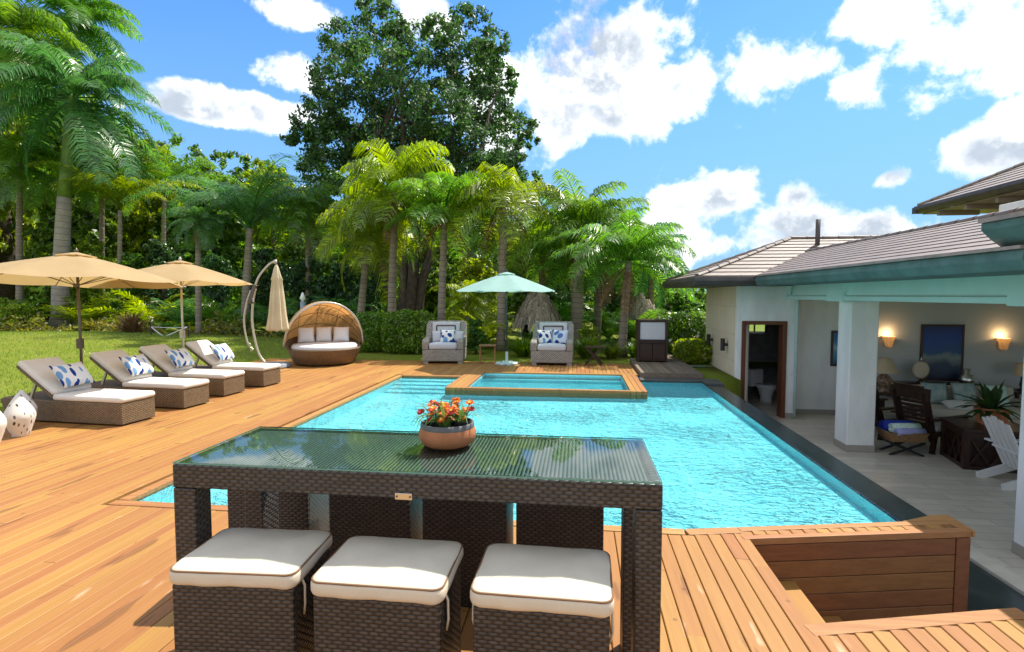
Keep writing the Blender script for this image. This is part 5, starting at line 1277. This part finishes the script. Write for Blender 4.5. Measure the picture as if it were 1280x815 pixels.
def palm(label, px, Y, ytop, r0, r1, kind, m, scale=1., lean=(0, 0), shaft=0., bark='trunk', rz=0., name='palm_tree', group='palms around the pool garden', px_top=None, swell=0.):
    b = at(px, 400, Y); tp = at(px_top if px_top is not None else px, ytop, Y); h = tp.z
    t = thing(name, label, 'palm tree', (b.x, Y, -.03), 0, group)
    top = Vector((tp.x-b.x+lean[0], lean[1], h)); n = 12; pts = []; rs = []
    for i in range(n+1):
        u = i/n; pts.append(Vector((top.x*u**1.4, top.y*u**1.4, h*u))); rs.append((r0+(r1-r0)*u)*(1+swell*math.sin(PI*u)+.35*max(0, .08-u)/.08))
    k = int(n*(1-shaft))
    MB().tube(pts[:k+1], rs[:k+1], 14).build('trunk', M[bark], t, smooth=True)
    if shaft: MB().tube(pts[k:]+[top+Vector((0, 0, .2))], [rs[k]*1.02]+[r_*.95 for r_ in rs[k+1:]]+[rs[-1]*.5], 14).build('crownshaft', M['greenshaft'], t, smooth=True)
    kk = dict(KIND[kind], seed=int(abs(px)*7+Y)); o = bpy.data.objects.new('crown', crown_mesh((kind, px), M[m], **kk)); COL.objects.link(o); o.parent = t; o.location = top; o.scale = (scale,)*3; o.rotation_euler = (0, 0, rz)
    if kind in ('queen', 'queen2', 'bushy', 'upright'):
        rg_ = np.random.default_rng(int(abs(px))+3); V, Fq = [], []
        for k in range(4): frond(rg_, KIND[kind]['L']*.62*scale, R(rg_.uniform(-72, -38)), rg_.uniform(0, 6.28), .5, 22, .03, .30*scale, 1.2, V, Fq, (top.x, top.y, top.z-.1))
        npmesh('dry_fronds', V, Fq, M['drybrown'], t)
    return t
palm('tall royal palm with smooth pale grey trunk behind the lawn', 75, 23.7, 122, .38, .21, 'royal', 'L_palmd', 1.25, shaft=.36, bark='royaltrunk', rz=.4, px_top=90, swell=.04, name='royal_palm')
palm('royal palm crown reaching in from beyond the left edge', -20, 25, 40, .32, .2, 'royal', 'L_palm', 1.25, shaft=.25, bark='royaltrunk', rz=2., px_top=-5, name='royal_palm')
palm('slender young palm between the royal palm and the second tan parasol', 150, 25, 262, .12, .09, 'feather', 'L_palmy', 1.25, rz=1.2)
palm('slim ringed-trunk palm right behind the second tan parasol', 248, 21, 275, .13, .10, 'bushy', 'L_palmd', .75, rz=.3)
palm('feathery blue-green palm behind the cantilever parasol', 306, 22, 285, .19, .13, 'feather', 'L_palmd', 1.5, rz=2.2, px_top=312)
palm('golden palm with long arching fronds behind the daybed', 449, 19, 290, .145, .11, 'queen2', 'L_palmy', 1.08, rz=.2, px_top=462)
palm('tall golden-green palm in front of the forked tree trunk', 489, 18, 240, .155, .11, 'queen', 'L_palmy', 1.16, rz=1.1, px_top=494)
palm('palm with shaggy grey trunk behind the clipped hedge', 551, 17, 268, .14, .10, 'upright', 'L_palm', 1.06, rz=2.6, px_top=556)
palm('yellow-fronded palm directly behind the teal parasol', 626, 17, 250, .15, .115, 'queen2', 'L_palmy', 1.05, rz=1.9, px_top=630)
palm('slim palm rising behind the thatched roof', 677, 21, 300, .14, .10, 'queen', 'L_palm', 1.05, rz=.5)
palm('thick-trunked palm right of the right club chair', 720, 18, 290, .20, .185, 'upright', 'L_palm', 1.15, rz=3.3, px_top=726)
palm('straight brown-trunked palm left of the cross-legged table', 746, 19.5, 318, .15, .125, 'upright', 'L_palm', 1.2, rz=4.1, px_top=752)
palm('leaning palm by the cross-legged table', 778, 15.8, 325, .13, .09, 'upright', 'L_palm', .98, rz=5., px_top=786)
palm('slim dark palm behind the dark cabinet', 815, 22, 322, .14, .1, 'bushy', 'L_palmd', 1.0, rz=.9, px_top=812)
palm('leafy palm whose fronds fill the gap left of the royal trunk', 25, 24, 205, .16, .12, 'royal', 'L_palm', .75, rz=.9)
palm('second royal palm crown topping the picture behind the grey royal trunk', 86, 30, 25, .26, .18, 'royal', 'L_palm', 1.3, shaft=.2, bark='royaltrunk', rz=1.3, name='royal_palm')
palm('bright feathery palm right of the royal trunk', 128, 27, 215, .15, .11, 'royal', 'L_palm', .72, rz=2.3)
palm('feathery palm rising between the slender palm and the ringed trunk', 205, 27, 245, .14, .1, 'feather', 'L_palm', 1.3, rz=1.5)
palm('feathery palm in front of the dark tree left of the golden palms', 385, 24, 265, .14, .1, 'queen', 'L_palm', 1.1, rz=.8)
palm('small distant palm against the sky beside the villa roof', 836, 32, 352, .14, .1, 'bushy', 'L_palmd', .75, rz=.7)
palm('small bright palm under the forked tree behind the left club chair', 585, 19, 372, .14, .1, 'bushy', 'L_lime', .75, rz=2.7)
# --- forked broadleaf tree
def P_(px, py, Y): return np.array(at(px, py, Y))
TY = 24.
tr = thing('broadleaf_tree', 'huge dark broadleaf tree with forked trunks towering over the palms', 'tree', tuple(P_(505, 400, TY)*[1, 1, 0]+[0, 0, -.03]))
tor = np.array(tr.location)
lob = [(440, 52, 36), (482, 22, 36), (512, 60, 40), (478, 78, 46), (430, 105, 42), (560, 38, 30), (592, 36, 34), (625, 62, 32), (600, 85, 42), (556, 88, 34), (636, 100, 24),
       (405, 150, 38), (378, 168, 22), (450, 145, 52), (505, 130, 52), (555, 140, 52), (608, 135, 46), (650, 160, 32), (666, 178, 20), (430, 185, 46), (490, 190, 55), (550, 195, 58), (610, 190, 50), (640, 206, 30), (672, 222, 18), (560, 240, 50), (480, 235, 50), (415, 215, 40), (640, 240, 40)]
rng = np.random.default_rng(4); LB = []
for (a, b, r_) in lob:
    yy = TY+rng.uniform(-3., 3.); c = P_(a, b, yy)-tor; c[0] -= .3; rr = r_*yy/F*.86; LB.append((*c, rr, rr*1.2, rr*.78))
pos, nr = clump_positions(LB, 62000, rng); V, Fq = leaves(pos, .20, rng, nrm=nr)
npmesh('crown', V, Fq, M['L_tree'], tr)
rg = random.Random(2)
for (px0, px1, py1, r_) in ((500, 470, 150, .30), (512, 540, 120, .32), (518, 610, 150, .24), (495, 430, 170, .18), (524, 575, 220, .16), (506, 500, 90, .24)):
    a = Vector(P_(px0, 400, TY)-tor); a.z = 0; b = Vector(P_(px1, py1, TY)-tor)
    mid1 = a.lerp(b, .35)+Vector((rg.uniform(-.3, .3)+(a.x-b.x)*.18, rg.uniform(-.3, .3), 0)); mid2 = a.lerp(b, .7)+Vector((rg.uniform(-.3, .3), 0, .2))
    MB().tube(curve([a, mid1, mid2, b], 6), [r_*(1-.75*i/18) for i in range(19)], 10).build('trunk', M['bark'], tr, smooth=True)
    for q in range(4):
        c = Vector(LB[rg.randrange(len(LB))][:3]); s_ = mid2.lerp(b, rg.uniform(0, .8)); d = (c-s_); c = s_+d.normalized()*min(d.length, 4.)
        MB().tube(curve([s_, s_.lerp(c, .5)+Vector((0, 0, .3)), c], 4), [r_*.35*(1-.8*i/8) for i in range(9)], 6).build('limb', M['bark'], tr, smooth=True)
# --- broadleaf trees and shrubs of the screen behind the lawn: a few crown meshes, many individuals
def bush_mesh(seed, n, size, m, lobes):
    rng = np.random.default_rng(seed); pos, nr = clump_positions(lobes, n, rng); V, Fq = leaves(pos, size, rng, nrm=nr); o = npmesh('crown', V, Fq, m); d = o.data; bpy.data.objects.remove(o); return d
def rlobes(seed, k, sx=1., sz=1., low=.15):
    rg = random.Random(seed); out = []
    for i in range(k):
        a = rg.uniform(0, 6.28); q = rg.uniform(.1, .62); z = rg.uniform(low, .8); r_ = rg.uniform(.28, .42); out.append((math.cos(a)*q*sx, math.sin(a)*q*sx, z*sz, r_*sx, r_*sx, r_*.85*sz))
    return out
BM = {}
BSPEC = {0: ('L_dark', .10), 1: ('L_mid', .095), 2: ('L_lime', .09), 3: ('L_dark', .085), 4: ('L_mid', .12), 5: ('L_hedge', .10)}
def bush_data(v, ratio, alt):
    hh = 1.4 if ratio < 1.9 else (2.4 if ratio < 2.8 else 3.4); key = (v, hh, alt)
    if key not in BM:
        mk, ls = BSPEC[v]; rg = random.Random(hash((v, int(hh*10), alt)) % 9999); L_ = []
        for k in range(int(9+hh*5)):
            a = rg.uniform(0, 6.28); z = rg.uniform(.16, 1.0)*hh; env = (1-(max(0, z/hh-.35)/.72)**2)**.5 if z/hh > .35 else .8+.2*z/hh/.35
            q = rg.uniform(.15, .72)*env; r_ = rg.uniform(.26, .40)*(.7+.3*env); L_.append((math.cos(a)*q, math.sin(a)*q, min(z, hh-r_*.8), r_, r_, r_*.85))
        BM[key] = (bush_mesh(100+v*7+alt, int(6500*hh**.8), ls, M[mk], L_), hh)
    return BM[key]
def bush(label, px, Y, ytop, wpx, v, cat='shrub', name='shrub', rz=0., group='trees and shrubs screening the garden', alt=0):
    b = at(px, 400, Y); h = at(px, ytop, Y).z; wd = wpx*Y/F
    t = thing(name, label, cat, (b.x, Y, -.03), 0, group); me, hh = bush_data(v, h/(wd/2), alt)
    o = bpy.data.objects.new('crown', me); COL.objects.link(o); o.parent = t
    o.scale = (wd/2, wd/2*.9, h/hh); o.rotation_euler = (0, 0, rz)
    MB().tube([(0, 0, 0), (wd*.02, 0, h*.3), (-wd*.03, .1, h*.7)], [max(.04, h*.03), h*.022, h*.01], 8).build('trunk', M['bark'], t, smooth=True)
    return t
# (px, Y, ytop, width px, mesh, label, category)
veg = [
 (-60, 27, -40, 170, 2, 'tall lime-green tree cut off by the far left edge', 'tree'),
 (10, 30, 30, 160, 2, 'bright tree standing behind the two royal palms', 'tree'),
 (120, 31, 120, 160, 1, 'mid-green tree right behind the tall royal palm', 'tree'),
 (185, 33, 176, 130, 2, 'yellow-green tree behind the slender young palm', 'tree'),
 (262, 34, 184, 140, 4, 'light green tree filling the gap beside the feathery palm', 'tree'),
 (345, 33, 205, 120, 2, 'yellow-green tree between feathery palm and golden palm', 'tree'),
 (400, 32, 235, 120, 1, 'mid-green tree behind the daybed and golden palm', 'tree'),
 (60, 25, 285, 95, 1, 'leafy shrub at the foot of the royal palms', 'shrub'),
 (115, 25.5, 300, 85, 2, 'lime shrub just right of the grey royal trunk', 'shrub'),
 (165, 25, 318, 80, 4, 'broad green shrub under the tan parasols\' canopies', 'shrub'),
 (205, 25.5, 300, 80, 0, 'dark shrub between the two tan parasols', 'shrub'),
 (275, 25, 318, 80, 3, 'dark shrub left of the feathery palm trunk', 'shrub'),
 (340, 25, 312, 80, 0, 'dark shrub behind the folded cantilever parasol', 'shrub'),
 (385, 24, 322, 80, 3, 'dark shrub behind the garden lamp post', 'shrub'),
 (425, 23, 330, 80, 0, 'dark shrub right of the garden lamp post', 'shrub'),
 (460, 26, 290, 100, 3, 'dark shrub behind the golden palms', 'shrub'),
 (545, 27, 300, 110, 1, 'mid-green shrub behind the forked tree trunks', 'shrub'),
 (600, 23, 322, 90, 2, 'bright shrub behind the small bright palm', 'shrub'),
 (655, 26, 285, 110, 4, 'broad green shrub behind the slim palm trunks', 'shrub'),
 (705, 25, 318, 90, 0, 'dark shrub behind the thick-trunked palm', 'shrub'),
 (765, 26, 275, 110, 3, 'dark round tree whose top shows against the cloud', 'tree'),
 (810, 27, 330, 90, 1, 'mid-green shrub behind the dark cabinet', 'shrub'),
 (850, 29, 362, 80, 4, 'light green shrub under the villa eave', 'shrub'),
 (885, 30, 352, 70, 1, 'mid-green shrub touching the villa corner', 'shrub'),
 (15, 21.5, 372, 60, 2, 'low yellow-green shrub at the left end of the border', 'shrub'),
 (690, 16.2, 408, 46, 5, 'low shrub behind the right club chair', 'shrub'),
 (735, 16.5, 405, 44, 2, 'low lime shrub among the palm trunks', 'shrub'),
 (660, 16.5, 415, 40, 1, 'low green shrub below the thatched roof', 'shrub'),
 (595, 15.9, 398, 46, 4, 'leafy shrub between left club chair and teal parasol', 'shrub'),
]
for i, (px, Y, yt, wp, v, lb, ct) in enumerate(veg): bush(lb, px, Y, yt, wp, v, ct, 'garden_tree' if ct == 'tree' else 'shrub', rz=i*1.7, alt=i % 2)
# clipped hedges and the flowering bush by the villa
def hedge(label, px, Y, ytop, wpx, n, m, boxy=True, seed=1, cat='shrub', name='clipped_hedge', leaf=.09, flowers=0):
    b = at(px, 400, Y); h = at(px, ytop, Y).z; wd = wpx*Y/F; t = thing(name, label, cat, (b.x, Y, -.03))
    rng = np.random.default_rng(seed); q = rng.normal(size=(n, 3)); q /= (np.abs(q)**4).sum(1)[:, None]**.25; q *= (rng.uniform(.72, 1.04, n)*(1+.05*np.sin(q[:, 0]*9+seed)*np.cos(q[:, 2]*7)))[:, None]
    pos = q*np.array([wd/2, .55, h/2])+np.array([0, 0, h/2+.03]); V, Fq = leaves(pos, leaf, rng, nrm=q); npmesh('crown', V, Fq, m, t)
    for s_ in (-.25, .1, .3): MB().tube([(s_*wd, 0, 0), (s_*wd*1.1, .05, h*.7)], [.03, .015], 6).build('stem', M['bark'], t)
    if flowers:
        pos = q[:flowers*6]*np.array([wd/2, .55, h/2])*1.04+np.array([0, 0, h/2+.03]); pos = pos[(pos[:, 1] < .1)][:flowers]; V, Fq = leaves(pos, .11, rng, aspect=.9); npmesh('blossom', V, Fq, M['petal_w'], t)
hedge('clipped round hedge right of the daybed', 462, 16.2, 391, 42, 5200, M['L_hedge'], seed=2)
hedge('wider clipped hedge left of the grey club chair', 512, 15.9, 389, 66, 7500, M['L_hedge'], seed=3)
hedge('white-flowering bush between the platform and the villa wall', 857, 16.2, 392, 60, 8000, M['L_mid'], seed=4, name='flowering_bush', flowers=150, leaf=.10)
hedge('yellow-green bush at the villa corner behind the pool', 866, 14.6, 425, 40, 4200, M['L_lime'], seed=6, name='flowering_bush', leaf=.09)
# banana-like upright plant by the villa, arecas in the border, ornamental grass tufts
def areca(label, px, Y, scale, m, rz=0., group='clumping palms in the border'):
    b = at(px, 400, Y); t = thing('clumping_palm', label, 'plant', (b.x, Y, -.03), rz, group)
    o = bpy.data.objects.new('crown', crown_mesh('areca', M[m], **KIND['areca'])); COL.objects.link(o); o.parent = t; o.scale = (scale,)*3; o.location = (0, 0, .1)
    mb = MB()
    for k in range(5): a = k*1.26; mb.tube([(.05*math.cos(a), .05*math.sin(a), 0), (.12*math.cos(a), .12*math.sin(a), .5*scale)], .02, 6)
    mb.build('stem', M['greenshaft'], t, smooth=True)
for i, (px, Y, s_, m, lb) in enumerate([(20, 23, 1.15, 'L_palm', 'clumping palm at the left edge below the royal palms'), (110, 24, 1.4, 'L_palmy', 'golden clumping palm just right of the royal trunk'), (185, 24, 1.5, 'L_palmy', 'golden clumping palm between the two tan parasol canopies'),
        (228, 23.5, 1.2, 'L_palmd', 'dark fan-like clumping palm above the second tan parasol'), (275, 23.5, 1.3, 'L_palm', 'green clumping palm left of the cantilever mast'), (345, 22, 1.2, 'L_palmd', 'dark clumping palm behind the folded parasol'),
        (415, 21, 1.3, 'L_palmd', 'dark clumping palm above the daybed hood'), (605, 17.5, .95, 'L_lime', 'lime clumping palm behind the teak folding table'), (700, 20, 1.2, 'L_palm', 'green clumping palm beside the thatched roof'),
        (760, 21, 1.15, 'L_palm', 'green clumping palm between the palm trunks right of the thatch'), (802, 18, .95, 'L_palm', 'green clumping palm left of the dark cabinet'), (848, 19, .85, 'L_lime', 'bright upright clumping palm beside the flowering bush')]):
    areca(lb, px, Y, s_, m, i*1.1)
def tuft(label, px, Y, n, L, m, seed=1, name='grass_tuft', wdt=.02):
    b = at(px, 400, Y); rng = np.random.default_rng(seed); V, Fq = [], []
    for k in range(n):
        a = rng.uniform(0, 6.28); e = rng.uniform(.5, 1.4); l = L*rng.uniform(.6, 1.1); d = np.array([math.cos(a), math.sin(a), 0]); s_ = np.array([-d[1], d[0], 0])*wdt; r0 = d*rng.uniform(0, .12)
        p = [r0, r0+d*l*.4*math.cos(e)+np.array([0, 0, l*.55*math.sin(e)]), r0+d*l*.9*math.cos(e)*1.2+np.array([0, 0, l*.75*math.sin(e)])]
        o = len(V); V += [p[0]-s_, p[0]+s_, p[1]+s_, p[1]-s_]; Fq.append((o, o+1, o+2, o+3)); o2 = len(V); V += [p[2]+s_*.2, p[2]-s_*.2]; Fq.append((o+3, o+2, o2, o2+1))
    ob = npmesh(name, V, Fq, M[m]); ob.location = (b.x, Y, -.03); return tag(ob, label, 'plant')
tuft('grassy tuft behind the teal parasol base', 654, 15.4, 260, .75, 'L_hedge', 1)
tuft('yellow grassy tuft right of the right club chair', 733, 15.2, 260, .85, 'L_blade', 2)
tuft('short grassy tuft by the leaning palm', 765, 15.2, 200, .6, 'L_blade', 3)
tuft('grassy tuft left of the dark cabinet', 795, 15.6, 180, .6, 'L_hedge', 4)
tuft('arching grass clump at the border right of the royal palm', 118, 21.5, 260, 1.0, 'L_ginger', 5, wdt=.03)
tuft('dry brown fallen palm fronds at the lawn\'s far edge', 165, 20.2, 160, 1.5, 'drybrown', 6, 'dry_fronds', .03)
rng = np.random.default_rng(77); n = 60000; gx = rng.uniform(-24, -8.47, n); gy = 4.5+rng.uniform(0, 1, n)**1.3*16
ga = rng.uniform(0, 6.28, n); gh = rng.uniform(.025, .06, n); gl2 = rng.normal(size=(n, 2))*.015
gz = -.03+.42*np.exp(-((gx+20)**2/55+(gy-16.5)**2/22))
B0 = np.stack([gx-np.cos(ga)*.006, gy-np.sin(ga)*.006, gz], 1); B1 = np.stack([gx+np.cos(ga)*.006, gy+np.sin(ga)*.006, gz], 1)
B2 = np.stack([gx+gl2[:, 0]+np.cos(ga)*.002, gy+gl2[:, 1], gz+gh], 1); B3 = np.stack([gx+gl2[:, 0]-np.cos(ga)*.002, gy+gl2[:, 1], gz+gh], 1)
tag(npmesh('grass', np.stack([B0, B1, B2, B3], 1).reshape(-1, 3), np.arange(4*n).reshape(n, 4), M['L_blade']), 'short mown grass blades of the lawn', 'grass', kind='stuff')
# thatched huts among the palms
def hut(label, px, Y, yap, yev, wpx, seed):
    b = at(px, 400, Y); za, ze = at(px, yap, Y).z, at(px, yev, Y).z; r_ = wpx*Y/F/2; t = thing('thatched_hut', label, 'hut', (b.x, Y, -.03), 0, 'thatched huts behind the palms')
    rg = random.Random(seed); mb = MB()
    MB().lathe([(r_*.97, ze+.05), (r_*.8, ze+(za-ze)*.4), (r_*.4, ze+(za-ze)*.82), (.04, za), (0, za)], 28).build('roof', M['thatch'], t, smooth=True)
    for layer in range(6):
        s0 = 1-layer*.155; zz = ze+(za-ze)*(1-s0**1.5)
        for k in range(int(110*s0)):
            a = rg.uniform(0, 6.28); q = r_*s0*rg.uniform(.97, 1.02); L = rg.uniform(.3, .6); p = Vector((q*math.cos(a), q*math.sin(a), zz+.12)); d = Vector((math.cos(a)*.35, math.sin(a)*.35, -.9)).normalized()*L; s_ = Vector((-math.sin(a), math.cos(a), 0))*.05
            mb.add([p-d*.5-s_, p-d*.5+s_, p+d*.6+s_*.4, p+d*.6-s_*.4], [(0, 1, 2, 3)])
    mb.build('thatch_fringe', M['thatch'], t)
    for k in range(4): a = PI/4+k*PI/2; MB().tube([(r_*.7*math.cos(a), r_*.7*math.sin(a), 0), (r_*.7*math.cos(a), r_*.7*math.sin(a), ze+.3)], .07, 8).build('post', M['bark'], t)
hut('larger thatched hut roof behind the right club chair', 672, 17.4, 366, 405, 62, 1)
hut('smaller thatched hut roof behind the dark cabinet', 800, 19.0, 376, 405, 56, 2)

# low planted border along the lawn and far wood: nobody could count these
rng = np.random.default_rng(8)
n = 9000; u = rng.uniform(0, 1, n); px = -80+u*520; Yb = 21.2+rng.normal(size=n)*.45+np.where(px > 200, -.0, .0)
X = np.array([at(p, 400, y).x for p, y in zip(px, Yb)]); Z = np.abs(rng.normal(size=n))*.22*(1+.7*np.sin(px*.05)+.4*np.sin(px*.17))+.02
V, Fq = leaves(np.stack([X, Yb, Z], 1), .16, rng, up=.8); tag(npmesh('ground_cover', V, Fq, M['L_ginger']), 'low yellow-green planting along the edge of the lawn', 'ground cover', kind='stuff')
def sky_y(p): return np.interp(p, [-260, 0, 100, 200, 260, 340, 420, 700, 760, 830, 900, 1000], [-40, 30, 95, 172, 178, 190, 210, 262, 285, 338, 362, 368])
LB = []
for k in range(420):
    p_ = rng.uniform(-260, 980); y_ = rng.uniform(36, 45); st = float(sky_y(p_)); r_ = rng.uniform(12, 34); v_ = rng.uniform(0, 1)**1.2; py_ = st+r_*.8+v_*(405-st-r_*.8)
    c_ = np.array(at(p_, min(py_, 405), y_)); rr = r_*y_/F; LB.append((*c_, rr, rr, rr*.9))
P, nr = clump_positions(LB, 100000, rng); P[:, 2] = np.maximum(P[:, 2], .05)
V, Fq = leaves(P, .40, rng, up=.5, nrm=nr)
# dim undergrowth mass inside the wood so that no daylight shows through near the ground
bk = [];
for k in range(64): p0 = -280+k*20.5; yy = 45.5+2*math.sin(k*1.3); zt = at(p0, float(sky_y(p0))+34+8*math.sin(k*2.1), yy).z; bk.append((at(p0, 400, yy).x, yy, max(zt, 1.)))
vb = []; fb = []
for k, (x, y, z) in enumerate(bk): vb += [(x, y, -.1), (x, y-1.2, z*.5), (x, y+1.5, z)]
for k in range(len(bk)-1):
    for j in range(2): fb.append((k*3+j, (k+1)*3+j, (k+1)*3+j+1, k*3+j+1))
V2 = np.concatenate([V, np.array(vb)]); F2 = np.concatenate([Fq, np.array(fb)+len(V)])
tag(npmesh('wood', V2, F2, M['L_wood']), 'far mixed wood closing the view behind the garden', 'wood', kind='stuff')
